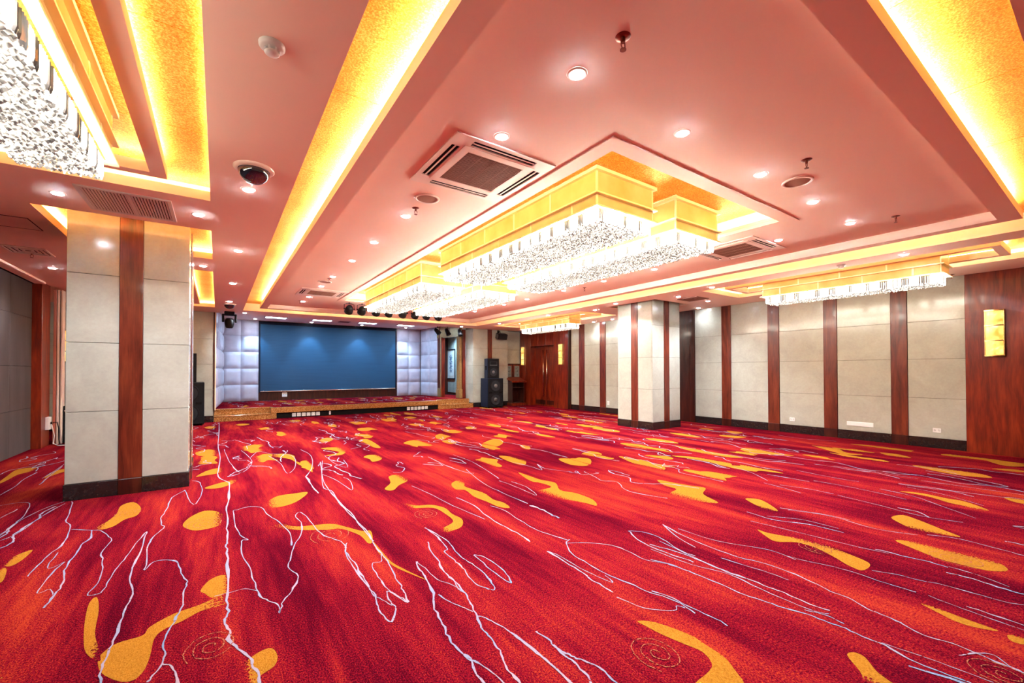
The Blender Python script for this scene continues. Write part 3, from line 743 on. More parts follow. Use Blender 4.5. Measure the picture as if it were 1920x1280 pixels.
def build_ceiling():
    holes = [MAIN] + LCOF + RCOF
    m = MB()
    for a, b, c, d in cells(-3.3, 10.2, YN-0.1, YB+0.02, holes):
        m.add([(a, c, Z0), (a, d, Z0), (b, d, Z0), (b, c, Z0)], [(0, 1, 2, 3)])
    # step up to the stage ceiling
    y = YB+0.02
    m.add([(-0.3, y, Z0), (-0.3, y, ZSC), (7.7, y, ZSC), (7.7, y, Z0)], [(0, 1, 2, 3)])
    m.add([(-0.3, y, ZSC), (-0.3, YSB+0.2, ZSC), (9.0, YSB+0.2, ZSC), (9.0, y, ZSC)], [(0, 1, 2, 3)])
    ceil = m.build('ceiling', 'paint', kind='structure')
    # main cove: gold ring over a floating panel
    zt = 3.02
    x0, x1, y0, y1 = MAIN
    MB().rectring((x0-0.02, x1+0.02, y0-0.02, y1+0.02), MAIN, Z0+0.002, zt+0.02).build('cove_edge', 'paint', ceil)
    n = 10; h = (y1-y0)/n
    for i in range(n):
        for a, b in ((x0, 1.5), (6.0, x1)):
            tile(ceil, 'gold_panel', 'gold', a, b, y0+i*h+0.0015, y0+(i+1)*h-0.0015, zt, zt+0.018)
    for i in range(4):
        w = 4.5/4; a = 1.5+i*w
        for c, d in ((y0, 1.4), (11.4, y1)):
            tile(ceil, 'gold_panel', 'gold', a+0.0015, a+w-0.0015, c, d, zt, zt+0.018)
    ix0, ix1, iy0, iy1 = ISL; lw = 0.155
    isl = MB().rectring(ISL, (ix0+lw, ix1-lw, iy0+lw, iy1-lw), 2.84, 2.92)
    isl.rectring((ix0+lw-0.012, ix1-lw+0.012, iy0+lw-0.012, iy1-lw+0.012), (ix0+lw, ix1-lw, iy0+lw, iy1-lw), 2.9205, 2.939)
    for a, b, c, d in cells(ix0+lw-0.02, ix1-lw+0.02, iy0+lw-0.02, iy1-lw+0.02, [PIT]):
        isl.box(a, b, c, d, 2.94, 2.965)
    io = isl.build('floating_panel', 'paint', ceil)
    MB().rectring((ix0+0.06, ix1-0.06, iy0+0.06, iy1-0.06), (ix0+0.10, ix1-0.10, iy0+0.10, iy1-0.10), 2.921, 2.936).build('led_strip', 'led', ceil)
    MB().rectring((PIT[0]-0.14, PIT[1]+0.14, PIT[2]-0.14, PIT[3]+0.14), PIT, 2.930, 2.9385).build('pit_frame', 'paint', io)
    cove(ceil, PIT, 2.966, 0.035, 3.15, 0.12, lamp='led_pit')
    for k, hcf in enumerate(LCOF + RCOF):
        lit = k != 4
        cove(ceil, hcf, Z0, 0.085, 2.985, 0.10, led=lit, lamp='led' if k == 1 else 'led_side')
        if k in (0, 2, 3, 5):
            a, b, c, d = hcf
            o = (a+0.28, b-0.28, c+0.30, d-0.30); i = (o[0]+0.10, o[1]-0.10, o[2]+0.09, o[3]-0.09)
            fr = MB().rectring(o, i, 2.842, 2.925).build('floating_frame', 'paint', ceil)
            MB().rectring((o[0]+0.02, o[1]-0.02, o[2]+0.02, o[3]-0.02), (o[0]+0.05, o[1]-0.05, o[2]+0.05, o[3]-0.05), 2.926, 2.940).build('led_strip', 'led_side', ceil)
            hg = MB()
            for px in (o[0]+0.07, o[1]-0.07):
                for py in (o[2]+0.06, (o[2]+o[3])/2, o[3]-0.06): hg.box(px-0.006, px+0.006, py-0.006, py+0.006, 2.924, 2.986)
            hg.build('hanger_rod', 'dark', fr)
    hg = MB()
    for px in (ix0+0.12, ix1-0.12):
        for i in range(6): hg.box(px-0.006, px+0.006, 1.0+i*2.1-0.006, 1.0+i*2.1+0.006, 2.919, 3.021)
    hg.build('hanger_rod', 'dark', io)
    return ceil

# ---- walls
ROWS = (0.165, 0.83, 1.49, 2.13, Z0)
def stone_bay_x(wall, y0, y1, x=XR, rows=ROWS, g=0.002):
    for a, b in zip(rows[:-1], rows[1:]):
        tile(wall, 'stone_panel', 'stone', x, x+0.02, y0+g, y1-g, a+g, b-g)
    tile(wall, 'skirting_block', 'skirting', x-0.012, x+0.02, y0+0.001, y1-0.001, 0.0, rows[0]-0.001)

def stone_bay_y(wall, x0, x1, y=YB, rows=ROWS, g=0.002):
    for a, b in zip(rows[:-1], rows[1:]):
        tile(wall, 'stone_panel', 'stone', x0+g, x1-g, y, y+0.02, a+g, b-g)
    tile(wall, 'skirting_block', 'skirting', x0+0.001, x1-0.001, y-0.012, y+0.02, 0.0, rows[0]-0.001)

def strip_x(wall, y0, y1, x=XR):
    tile(wall, 'wood_strip', 'wood_strip', x-0.014, x+0.02, y0+0.001, y1-0.001, 0.165, Z0-0.002)
    tile(wall, 'wood_base', 'wood_dark', x-0.018, x+0.02, y0+0.001, y1-0.001, 0.0, 0.163)

def strip_y(wall, x0, x1, y=YB):
    tile(wall, 'wood_strip', 'wood_strip', x0+0.001, x1-0.001, y-0.014, y+0.02, 0.165, Z0-0.002)
    tile(wall, 'wood_base', 'wood_dark', x0+0.001, x1-0.001, y-0.018, y+0.02, 0.0, 0.163)

def build_walls():
    wr = MB().box(XR+0.02, XR+0.20, YN, 10.84, 0, Z0+0.02).build('wall_right', 'joint', kind='structure')
    # near wood panelling behind the sconce
    ys = [YN, -2.4, -1.6, -0.85, 0.05, 0.88, 1.508]
    for a, b in zip(ys[:-1], ys[1:]): tile(wr, 'wood_panel', 'wood', XR-0.03, XR+0.02, a+0.001, b-0.001, 0.0, Z0-0.002)
    bays = [(1.51, 2.21), (2.435, 3.235), (3.46, 4.27), (4.50, 5.312), (5.536, 6.226), (7.62, 8.28), (8.50, 9.23), (9.475, 10.162), (10.413, 10.80)]
    for a, b in bays: stone_bay_x(wr, a, b)
    for a, b in [(2.21, 2.435), (3.235, 3.46), (4.27, 4.50), (5.312, 5.536), (8.28, 8.50), (9.23, 9.475), (10.162, 10.413)]: strip_x(wr, a, b)
    tile(wr, 'wood_panel', 'wood_dark', XR-0.02, XR+0.02, 6.34, 7.50, 0.0, Z0-0.002)
    for a, b in ((6.228, 6.338), (7.502, 7.618)): tile(wr, 'wood_frame', 'wood_dark', XR-0.035, XR+0.02, a, b, 0.0, Z0-0.002)
    # far wood wall with the double door
    xw = 9.78
    wd = MB().box(10.06, 10.16, 10.82, 13.70, 0, Z0+0.02).build('wall_right_entrance', 'dark', kind='structure')
    tile(wd, 'wood_frame', 'wood_dark', xw-0.012, 10.06, 10.822, 10.86, 0, Z0-0.002)
    for a, b in ((10.862, 11.23), (11.232, 11.598)): tile(wd, 'wood_panel', 'wood', xw, 10.06, a, b, 0, Z0-0.002)
    for a, b in ((12.952, 13.29), (13.292, 13.64)): tile(wd, 'wood_panel', 'wood', xw, 10.06, a, b, 0, Z0-0.002)
    for a, b in ((11.602, 12.05), (12.052, 12.50), (12.502, 12.948)): tile(wd, 'wood_panel', 'wood', xw, 10.06, a, b, 2.222, Z0-0.002)
    for s, (a, b) in enumerate(((11.604, 12.273), (12.277, 12.946))):
        d = tile(None, 'door_%d' % (s+1), 'wood', 9.99, 10.05, a, b, 0.004, 2.216); d['kind'] = 'structure'
        yh = 12.17 if s == 0 else 12.38
        hd = MB().tube([(9.93, yh, 0.35), (9.93, yh, 2.07)], 0.014, 10)
        for zz in (0.42, 1.98): hd.tube([(9.93, yh, zz), (9.992, yh, zz)], 0.009, 8)
        ho = hd.build('door_handle', 'chrome', d, True); ho.location = tuple(-v for v in d.location); ho['label'] = 'long chrome pull bar'
        kick = MB().box(9.985, 9.992, a+0.05, b-0.05, 0.06, 0.22).build('kick_plate', 'wood_dark', d); kick.location = tuple(-v for v in d.location)
        if s == 0:
            lk = MB().lathe((9.99, 12.23, 1.02), [(0.022, 0), (0.022, -0.012), (0.0, -0.014)], 14, 'X').build('lock', 'chrome', d, True); lk.location = tuple(-v for v in d.location)
    # wall beside the stage (right) with a niche in the corner
    wb = MB().box(7.56, 9.05, YB+0.02, YB+0.28, 0, Z0+0.02).build('wall_back_right', 'joint', kind='structure')
    stone_bay_y(wb, 7.56, 8.156); strip_y(wb, 8.156, 8.34); stone_bay_y(wb, 8.34, 9.05)
    for a, b in zip((0.0, 0.83, 1.60, 2.12)[:], (0.83, 1.60, 2.12, Z0)):
        tile(wb, 'stone_panel', 'stone', 9.052, 9.78, 13.66, 13.68, a+0.002, b-0.002)
    MB().box(9.05, 9.80, 13.68, 13.76, 0, Z0+0.02).build('niche_back', 'joint', wb)
    MB().box(9.03, 9.05, YB+0.02, 13.70, 0, Z0+0.01).build('niche_side', 'stone', wb)
    for a, b in zip(ROWS[:-1], ROWS[1:]):   # jamb of the stage opening
        tile(wb, 'stone_panel', 'stone', 7.54, 7.56, YB+0.004, 13.98, max(a, 0.0)+0.002, b-0.002)
    tile(wb, 'skirting_block', 'skirting', 7.536, 7.56, YB, 13.98, 0, 0.163)
    MB().box(7.56, 7.70, YB+0.28, 14.0, 0, Z0+0.2).build('jamb_core', 'joint', wb)
    # wall beside the stage (left)
    wl = MB().box(-3.2, -0.09, YB+0.02, YB+0.2, 0, Z0+0.02).build('wall_back_left', 'joint', kind='structure')
    stone_bay_y(wl, -0.62, -0.105); strip_y(wl, -0.85, -0.62); stone_bay_y(wl, -1.55, -0.85); strip_y(wl, -1.78, -1.55); stone_bay_y(wl, -2.83, -1.78); strip_y(wl, -2.94, -2.83); stone_bay_y(wl, -3.2, -2.94)
    tile(wl, 'corner_trim', 'wood_dark', -0.104, -0.075, YB-0.01, YB+0.06, ZS, Z0-0.002)
    tile(wl, 'corner_trim', 'goldtrim', -0.074, -0.05, YB-0.005, YB+0.05, ZS, Z0-0.002)
    # stage alcove
    sw = MB().box(-0.3, 9.0, YSB+0.05, YSB+0.2, ZS+0.005, ZSC+0.02).build('wall_stage_rear', 'wood_dark', kind='structure')
    return wr, wd, wb, wl, sw

def pad_mesh(w, h, d=0.05):
    """one pillow-faced upholstered square, face towards -Y, centred"""
    n = 8; vs = []; fs = []
    for j in range(n+1):
        for i in range(n+1):
            u, v = i/n*2-1, j/n*2-1
            b = (1-abs(u)**5)*(1-abs(v)**5)
            vs.append((u*w/2, -d*b**0.55, v*h/2))
    for j in range(n):
        for i in range(n):
            k = j*(n+1)+i; fs.append((k, k+1, k+n+2, k+n+1))
    b0 = len(vs)
    vs += [(-w/2, 0.01, -h/2), (w/2, 0.01, -h/2), (w/2, 0.01, h/2), (-w/2, 0.01, h/2)]
    fs.append((b0+3, b0+2, b0+1, b0))
    me = MB().add(vs, fs).mesh('padded_panel', True)
    return me

def build_stage_walls(sw):
    zr = [0.306, 0.855, 1.40, 1.955, 2.50, 3.03]
    g = 0.004
    for xs in ([0.115, 0.62, 1.13], [5.95, 6.43, 6.95]):
        for a, b in zip(xs[:-1], xs[1:]):
            for c, d in zip(zr[:-1], zr[1:]):
                me = pad_mesh(b-a-g, d-c-g)
                link('padded_panel', me, 'leather', sw, ((a+b)/2, YSB+0.04, (c+d)/2))
    # side returns, splayed: left and right
    for nm, p, q, k in (('wall_stage_left', (-0.06, 13.90), (0.115, YSB), 5), ('wall_stage_right', (6.95, YSB), (7.10, 15.36), 2)):
        L = math.hypot(q[0]-p[0], q[1]-p[1]); ang = math.atan2(q[1]-p[1], q[0]-p[0])
        bk = MB().box(0, L, 0.012, 0.12, ZS+0.005, ZSC+0.02).build(nm, 'dark', kind='structure', loc=(p[0], p[1], 0)); bk.rotation_euler = (0, 0, ang)
        for i in range(k):
            a, b = L*i/k, L*(i+1)/k
            for c, d in zip(zr[:-1], zr[1:]):
                link('padded_panel', pad_mesh(b-a-g, d-c-g), 'leather', bk, ((a+b)/2, 0, (c+d)/2))
    lf = MB().box(-0.12, -0.06, YB+0.02, 13.9, ZS+0.005, ZSC).build('stage_reveal', 'paint', sw)
    # side opening with gilt columns and a papered passage behind
    so = MB().box(8.22, 8.30, 13.7, 17.1, ZS+0.005, ZSC+0.02).build('wall_passage', 'wallpaper', kind='structure')
    tile(so, 'skirting_board', 'wood_dark', 8.205, 8.22, 13.75, 17.0, ZS+0.005, ZS+0.10)
    dj = MB().box(7.06, 7.22, 15.18, 15.40, ZS+0.005, ZSC).build('door_frame_core', 'wood', so)
    for nm, y0, y1, x in (('gilt_column', 15.08, 15.36, 7.06), ('gilt_column', 14.00, 14.26, 7.30)):
        c = MB()
        for i in range(3): c.cbox(x, x+0.10, y0+i*(y1-y0)/3+0.006, y0+(i+1)*(y1-y0)/3-0.006, ZS+0.34, 2.60, 0.012)
        c.cbox(x-0.02, x+0.12, y0-0.01, y1+0.01, ZS+0.005, ZS+0.34, 0.012)
        c.build(nm, 'giltframe', so)
    tile(so, 'wood_jamb', 'wood', 7.07, 7.20, 15.02, 15.075, ZS+0.005, 2.60); tile(so, 'wood_jamb', 'wood', 7.42, 7.54, 13.985, 14.06, ZS+0.005, Z0)
    lin_ = MB().box(-0.02, 0.11, 0, 1.42, 2.58, ZSC).build('gilt_lintel', 'giltframe', so, loc=(7.30, 13.99, 0)); lin_.rotation_euler = (0, 0, math.atan2(0.24, 1.37))
    MB().box(7.10, 8.30, 16.98, 17.1, ZS+0.005, ZSC).build('passage_end', 'cream_wall', so)
    MB().box(7.70, 8.30, 13.74, 13.8, ZS+0.005, ZSC).build('passage_near', 'cream_wall', so)

def build_left_side():
    wl = MB().box(XL-0.2, XL-0.02, YN, 10.5, 0, Z0+0.02).build('wall_left', 'dark', kind='structure')
    ys = [9.59-1.2*k for k in range(11, -1, -1)]; ys = [YN] + [y for y in ys if y > YN+0.1] + [10.498]
    zs = (0.0, 0.70, 1.392, 2.20, 2.79)
    for a, b in zip(ys[:-1], ys[1:]):
        for c, d in zip(zs[:-1], zs[1:]): tile(wl, 'fabric_panel', 'partition', XL-0.02, XL, a+0.002, b-0.002, c+0.002, d-0.002)
    MB().box(XL-0.02, XL+0.02, YN, 10.5, 2.79, Z0).build('hanging_track', 'dark', wl)
    t1 = MB().cbox(XL+0.02, XL+0.16, YN, 10.5, 2.795, Z0, 0.004).build('trim_1', 'paint', kind='structure')
    tp = MB().cbox(-2.64, -2.47, 10.5, 10.92, 0, Z0, 0.004).build('trim_2', 'wood', kind='structure')
    MB().box(-3.2, -3.05, 10.5, YB+0.1, 0, Z0).build('wall_left_pocket', 'wood_dark', kind='structure')
    MB().box(-3.2, -2.64, 10.5, 10.6, 0, Z0).build('wall_pocket_near', 'wood_dark', kind='structure')
    MB().box(-3.3, 10.2, YN-0.12, YN, 0, Z0+0.02).build('wall_front', 'cream_wall', kind='structure')

FLOOR = build_floor()
CEIL = build_ceiling()
WR, WD, WB, WL, SW = build_walls()
build_stage_walls(SW)
build_left_side()

# ------------------------------------------------------------------ pillars
def build_pillar(cx, cy, label):
    r = thing('pillar', label, 'pillar', (cx, cy, 0), group='stone pillars in the hall')
    h = 0.475; s = 0.095; zt = 2.985; rows = (0.165, 0.89, 1.60, 2.31, zt)
    MB().box(-h, h, -h, h, 0.0, zt).build('core', 'joint', r)
    e = h+0.02; g = 0.002
    for a, b in zip(rows[:-1], rows[1:]):
        for sg in (-1, 1):
            lo, hi = (h, e) if sg > 0 else (-e, -h)
            for u0, u1 in ((-e if True else 0, -s), (s, e)):
                tile(r, 'stone_panel', 'stone', u0+(g if u0 > -e else 0.0), u1-(g if u1 < e else 0.0), lo, hi, a+g, b-g)
                v0, v1 = max(u0, -h), min(u1, h)
                tile(r, 'stone_panel', 'stone', lo, hi, v0+g, v1-g, a+g, b-g)
    for sg in (-1, 1):
        lo, hi = (h, e+0.008) if sg > 0 else (-e-0.008, -h)
        tile(r, 'wood_strip', 'wood_strip', -s, s, lo, hi, 0.165, zt); tile(r, 'wood_strip', 'wood_strip', lo, hi, -s, s, 0.165, zt)
        lo, hi = (h, e+0.014) if sg > 0 else (-e-0.014, -h)
        tile(r, 'wood_base', 'wood_dark', -s, s, lo, hi, 0.0, 0.163); tile(r, 'wood_base', 'wood_dark', lo, hi, -s, s, 0.0, 0.163)
        lo, hi = (h, e+0.01) if sg > 0 else (-e-0.01, -h)
        for u0, u1 in ((-e-0.01, -s-0.001), (s+0.001, e+0.01)):
            tile(r, 'skirting_block', 'skirting', u0, u1, lo, hi, 0.0, 0.163)
            v0, v1 = max(u0, -h+0.001), min(u1, h-0.001)
            tile(r, 'skirting_block', 'skirting', lo, hi, v0, v1, 0.0, 0.163)
    return r
build_pillar(-0.77, 6.575, 'cream stone pillar with brown wood stripe standing closest on the left')
build_pillar(8.345, 6.455, 'cream stone pillar with brown wood stripes near the right wall')

# ------------------------------------------------------------------ stage
def build_stage():
    st = thing('stage_platform', 'low carpeted stage with brown granite edge and corner steps', 'stage', (0, 0, 0))
    xl, xr = -0.085, 7.53
    MB().box(1.24, 6.26, YS+0.06, YS+0.34, 0.0, ZS-0.006).build('platform_core', 'dark', st)
    MB().box(xl, 7.52, YS+0.34, 14.02, 0.0, ZS-0.006).box(xl, 8.20, 14.02, YSB+0.04, 0.0, ZS-0.006).build('platform_rear_core', 'dark', st)
    deck = MB().box(xl+0.02, 7.52, YS+0.36, 14.02, ZS-0.006, ZS).box(xl+0.02, 8.20, 14.02, YSB+0.04, ZS-0.006, ZS).box(1.26, 6.24, YS+0.08, YS+0.36, ZS-0.006, ZS).build('stage_carpet', 'carpet', st)
    rnd = random.Random(5); vn = MB(); pl = []
    for k in range(46):
        ribbon(vn, [(min(6.8, max(0.2, p[0])), min(16.7, max(13.8, p[1]))) for p in random_vein(rnd.uniform(0.3, 6.7), rnd.uniform(13.9, 16.6), rnd.uniform(0.5, 1.3), rnd)], 0.02, rnd, ZS+0.0022)
    for k in range(26): pl.append(random_cloud(rnd.uniform(0.5, 6.5), rnd.uniform(14.2, 16.3), rnd.uniform(0.16, 0.3), rnd))
    link('cloud_pattern', cloud_mesh(pl, ZS+0.0012, rnd), 'cloud', deck, kind='stuff'); vn.build('vein_pattern', 'vein', deck, kind='stuff')
    # granite: front edge, returns, steps
    tile(st, 'granite_edge', 'granite', 1.20, 6.30, YS, YS+0.10, 0.155, ZS+0.004)
    tile(st, 'granite_leg', 'granite', 1.20, 1.33, YS, YS+0.06, 0.0, 0.154); tile(st, 'granite_leg', 'granite', 6.17, 6.30, YS, YS+0.06, 0.0, 0.154)
    for x in (1.20, 6.24): tile(st, 'granite_side', 'granite', x, x+0.06, YS+0.101, YS+0.36, 0.0, ZS+0.004)
    for a, b in ((xl, 1.199), (6.301, xr)):
        tile(st, 'step_riser', 'granite', a, b, YS+0.012, YS+0.05, 0.0, 0.125); tile(st, 'step_tread', 'granite', a, b, YS, YS+0.33, 0.126, 0.150)
        tile(st, 'step_riser', 'granite', a, b, YS+0.332, YS+0.36, 0.151, ZS-0.024); tile(st, 'step_tread', 'granite', a, b, YS+0.32, YS+0.42, ZS-0.023, ZS+0.004)
    tile(st, 'toe_board', 'dark', 1.33, 6.17, YS+0.05, YS+0.06, 0.0, 0.154)
    return st
build_stage()

def plate(label, c, w, h, axis, group=None, kind='socket_plate', mat='plate_white', slots=2, cat='socket'):
    """wall plate on a plane: axis 'X' faces -X, 'Y' faces -Y"""
    r = thing(kind, label, cat, c, 0 if axis == 'Y' else math.radians(-90), group)
    MB().cbox(-w/2, w/2, -0.009, 0.0, -h/2, h/2, 0.002).build('cover_plate', mat, r)
    s = MB()
    for i in range(slots):
        x = (i-(slots-1)/2)*w/max(slots, 1)
        for dx in (-0.008, 0.008): s.box(x+dx-0.002, x+dx+0.002, -0.0105, -0.0085, -0.012, 0.006)
        s.box(x-0.003, x+0.003, -0.0105, -0.0085, 0.010, 0.018)
    s.build('socket_holes', 'dark', r, kind='stuff')
    return r
for i in range(6):
    plate(('first', 'second', 'third', 'fourth', 'fifth', 'sixth')[i] + ' white socket from the left in the left row under the stage edge', (1.77+i*0.125, YS+0.05, 0.078), 0.10, 0.10, 'Y', 'sockets under the stage edge')
plate('narrow white socket just right of the left socket row under the stage', (2.72, YS+0.05, 0.078), 0.045, 0.10, 'Y', 'sockets under the stage edge', slots=1)
for i in range(6):
    plate(('first', 'second', 'third', 'fourth', 'fifth', 'sixth')[i] + ' white socket from the left in the right row under the stage edge', (5.13+i*0.125, YS+0.05, 0.078), 0.10, 0.10, 'Y', 'sockets under the stage edge')
plate('white socket box on the stage rear wall below the screen', (1.92, YSB+0.05, 0.49), 0.16, 0.15, 'Y')
plate('small white socket low on the right wall, farthest of its three plates', (XR, 4.03, 0.28), 0.10, 0.08, 'X')
plate('white double socket low on the right wall beside the wood panelling', (XR, 1.852, 0.297), 0.10, 0.075, 'X')
plate('small white socket low on the far right wall beside a wood stripe', (XR, 9.13, 0.31), 0.08, 0.12, 'X')
r = thing('vent_plate', 'long white louvred plate low on the right stone wall', 'vent plate', (XR, 2.89, 0.295), math.radians(-90))
MB().cbox(-0.20, 0.20, -0.010, 0, -0.04, 0.04, 0.002).build('cover_plate', 'plate_white', r)
for i in range(3): MB().cbox(-0.19+i*0.128, -0.19+i*0.128+0.122, -0.013, -0.009, -0.03, 0.03, 0.001).build('module', 'plate_white', r)

# screen on the stage
r = thing('stage_screen', 'large dark blue screen in a black frame at the back of the stage', 'screen', (3.52, YSB+0.02, 0.58))
MB().box(-2.34, 2.34, -0.022, -0.012, 0.05, 2.33).build('screen_cloth', 'screen', r)
fr = MB().box(-2.38, 2.38, -0.012, 0.03, 0.0, 2.42)
for a, b in ((-2.38, -2.34), (2.34, 2.38)): fr.cbox(a, b, -0.03, 0.0, 0.0, 2.42, 0.004)
fr.cbox(-2.38, 2.38, -0.04, 0.0, 2.33, 2.42, 0.004).build('frame', 'frame_black', r)
MB().cbox(-2.34, 2.34, -0.034, -0.010, 0.015, 0.05, 0.004).build('bottom_bar', 'chrome', r)

# ------------------------------------------------------------------ chandeliers
def build_chandelier(W, L, zb, zm, zt, zc, name, label, loc, group):
    """local origin at the top centre; heights are absolute in the hall"""
    r = thing(name, label, 'chandelier', (loc[0], loc[1], zt), group=group)
    hb, hm, hc = zb-zt, zm-zt, zc-zt
    hx, hy = W/2-0.02, L/2-0.02
    def row(z0, z1, off, nseg):
        seg = 2*hy/nseg
        cuts = [-hy] + [(-hy + (i+off)*seg) for i in range(1 if off == 0 else 0, nseg + (0 if off == 0 else 1)) if -hy+0.1 < -hy+(i+off)*seg < hy-0.1] + [hy]
        for sx in (-1, 1):
            for a, b in zip(cuts[:-1], cuts[1:]):
                x = sx*hx; tile(r, 'gold_panel', 'goldpanel', min(x, x-sx*0.012), max(x, x-sx*0.012), a+0.012, b-0.012, z0, z1)
            for a in cuts:
                x = sx*(hx+0.004); tile(r, 'post', 'goldtrim', min(x, x-sx*0.02), max(x, x-sx*0.02), max(-hy-0.004, a-0.012), min(hy+0.004, a+0.012), z0, z1)
        for sy in (-1, 1):
            y = sy*hy; tile(r, 'gold_panel', 'goldpanel', -hx+0.014, hx-0.014, min(y, y-sy*0.012), max(y, y-sy*0.012), z0, z1)
    n = max(3, round(L/0.62))
    row(hm+0.008, -0.03, 0.0, n); row(hb+0.008, hm-0.008, 0.5, n)
    o = (-W/2, W/2, -L/2, L/2)
    def rail(z0, z1, ex, nm='rail'):
        MB().rectring((o[0]-ex, o[1]+ex, o[2]-ex, o[3]+ex), (o[0]+0.035, o[1]-0.035, o[2]+0.035, o[3]-0.035), z0, z1).build(nm, 'goldtrim', r)
    rail(-0.03, -0.001, 0.012); rail(hm-0.008, hm+0.008, 0.014); rail(hb-0.006, hb+0.008, 0.014)
    MB().box(-hx+0.10, hx-0.10, -hy+0.10, hy-0.10, hb-0.050, hb-0.040).build('light_panel', 'chandlamp', r)
    MB().rectring((-hx+0.085, hx-0.085, -hy+0.085, hy-0.085), (-hx+0.095, hx-0.095, -hy+0.095, hy-0.095), hb-0.065, hb-0.012).build('added_glow_ring', 'chand_added_glow', r)  # added emissive ring, throws extra light out past the rods
    rnd = random.Random(int(L*100))
    # hanging rods round the edge
    v = []; f = []; sp = []
    dk = [0]
    def rod(x, y, z1, z0, w):
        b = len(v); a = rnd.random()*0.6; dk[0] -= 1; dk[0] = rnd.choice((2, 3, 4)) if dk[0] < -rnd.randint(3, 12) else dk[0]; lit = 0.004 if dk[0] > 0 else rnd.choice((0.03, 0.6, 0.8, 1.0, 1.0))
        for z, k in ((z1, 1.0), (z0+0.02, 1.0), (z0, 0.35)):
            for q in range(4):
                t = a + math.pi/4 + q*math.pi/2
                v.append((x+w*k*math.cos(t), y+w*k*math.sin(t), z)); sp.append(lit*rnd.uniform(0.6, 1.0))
        for lv in (0, 1):
            for q in range(4): f.append((b+lv*4+q, b+lv*4+(q+1) % 4, b+lv*4+4+(q+1) % 4, b+lv*4+4+q))
        f.append((b+8, b+9, b+10, b+11))
    cx, cy = W/2-0.055, L/2-0.055; st = 0.024
    for s in (-1, 1):
        y = -cy
        while y <= cy: rod(s*cx, y + rnd.uniform(-.003, .003), hb-0.004, hc+0.012+rnd.uniform(0, .02), 0.0095); y += st
        x = -cx+st
        while x <= cx-st: rod(x + rnd.uniform(-.003, .003), s*cy, hb-0.004, hc+0.012+rnd.uniform(0, .02), 0.0095); x += st
    me = bpy.data.meshes.new('crystal_rods'); me.from_pydata(v, [], f)
    at = me.attributes.new('spark', 'FLOAT', 'POINT'); at.data.foreach_set('value', sp)
    link('crystal_rods', me, 'crystal_rod' if W > 0.6 else 'crystal_rod_small', r, kind='stuff')
    # crystal drops underneath
    v = []; f = []; sp = []; p = 0.027; iy = 0; y = -cy+0.012
    while y < cy-0.008:
        x = -cx+0.012 + (p/2 if iy % 2 else 0)
        while x < cx-0.008:
            b = len(v); z = hc + 0.016 + rnd.uniform(-0.006, 0.016); q = rnd.uniform(0.011, 0.0145); a = rnd.random()*1.5
            jx, jy = x+rnd.uniform(-.004, .004), y+rnd.uniform(-.004, .004)
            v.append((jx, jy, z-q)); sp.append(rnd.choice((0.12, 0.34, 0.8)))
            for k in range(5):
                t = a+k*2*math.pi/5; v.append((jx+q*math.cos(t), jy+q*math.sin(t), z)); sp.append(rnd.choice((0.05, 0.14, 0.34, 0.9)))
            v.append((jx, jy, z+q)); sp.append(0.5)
            for k in range(5):
                f.append((b, b+1+(k+1) % 5, b+1+k)); f.append((b+6, b+1+k, b+1+(k+1) % 5))
            x += p
        y += p*0.87; iy += 1
    me = bpy.data.meshes.new('crystal_drops'); me.from_pydata(v, [], f)
    at = me.attributes.new('spark', 'FLOAT', 'POINT'); at.data.foreach_set('value', sp)
    link('crystal_drops', me, 'crystal', r, kind='stuff')
    return r
GC = 'crystal chandeliers in the central ceiling pit'
ca = build_chandelier(0.83, 3.30, 2.78, 2.90, 3.135, 2.655, 'crystal_chandelier', 'long gold box chandelier with crystals, nearest left in the central pit', (3.19, 4.34), GC)
dup(ca, (4.36, 4.34, 3.135), 'long gold box chandelier with crystals, nearest right in the central pit')
dup(ca, (3.19, 8.38, 3.135), 'long gold box chandelier with crystals, left one at the stage end of the pit')
dup(ca, (4.36, 8.38, 3.135), 'long gold box chandelier with crystals, right one at the stage end of the pit')
GS = 'narrow crystal chandeliers over the side aisles'
cs = build_chandelier(0.47, 2.36, 2.63, 2.757, 2.965, 2.485, 'crystal_chandelier', 'narrow gold and crystal chandelier over the right aisle beside the stone wall', (8.335, 2.62), GS)
cl = dup(cs, (-0.785, 2.52, 2.965), 'big close gold and crystal chandelier at the upper left edge')
for ch in cl.children:
    if ch.name.startswith('crystal_rods'):
        ch.material_slots[0].link = 'OBJECT'; ch.material_slots[0].material = MAT['crystal_rod_near']
dup(cs, (8.24, 10.02, 2.965), 'narrow gold and crystal chandelier over the right aisle before the double door')

# ------------------------------------------------------------------ recessed downlights
def downlight_proto():
    r = thing('downlight', '', 'downlight', (0, 0, 0))
    MB().lathe((0, 0, 0), [(0.036, -0.002), (0.040, -0.006), (0.052, -0.005), (0.056, 0.0)], 24).build('rim', 'plastic_white', r, True)
    MB().lathe((0, 0, 0), [(0.041, -0.004), (0.034, -0.010), (0.02, -0.013), (0.0, -0.014)], 24).build('lens', 'lamp', r, True)
    return r
DLP = downlight_proto(); _first = [True]
SPOT = bpy.data.lights.new('downlight_beam', 'SPOT'); SPOT.energy = SPOT_W; SPOT.color = COOL; SPOT.spot_size = math.radians(125); SPOT.spot_blend = 0.9; SPOT.shadow_soft_size = 0.012
SPOT2 = bpy.data.lights.new('washer_beam', 'SPOT'); SPOT2.energy = WASH_W; SPOT2.color = STAGEBLUE; SPOT2.spot_size = math.radians(70); SPOT2.spot_blend = 0.6; SPOT2.shadow_soft_size = 0.012
SPOT3 = SPOT.copy(); SPOT3.energy = SPOT_W*0.08
SPOT5 = SPOT.copy(); SPOT5.energy = SPOT_W*0.6
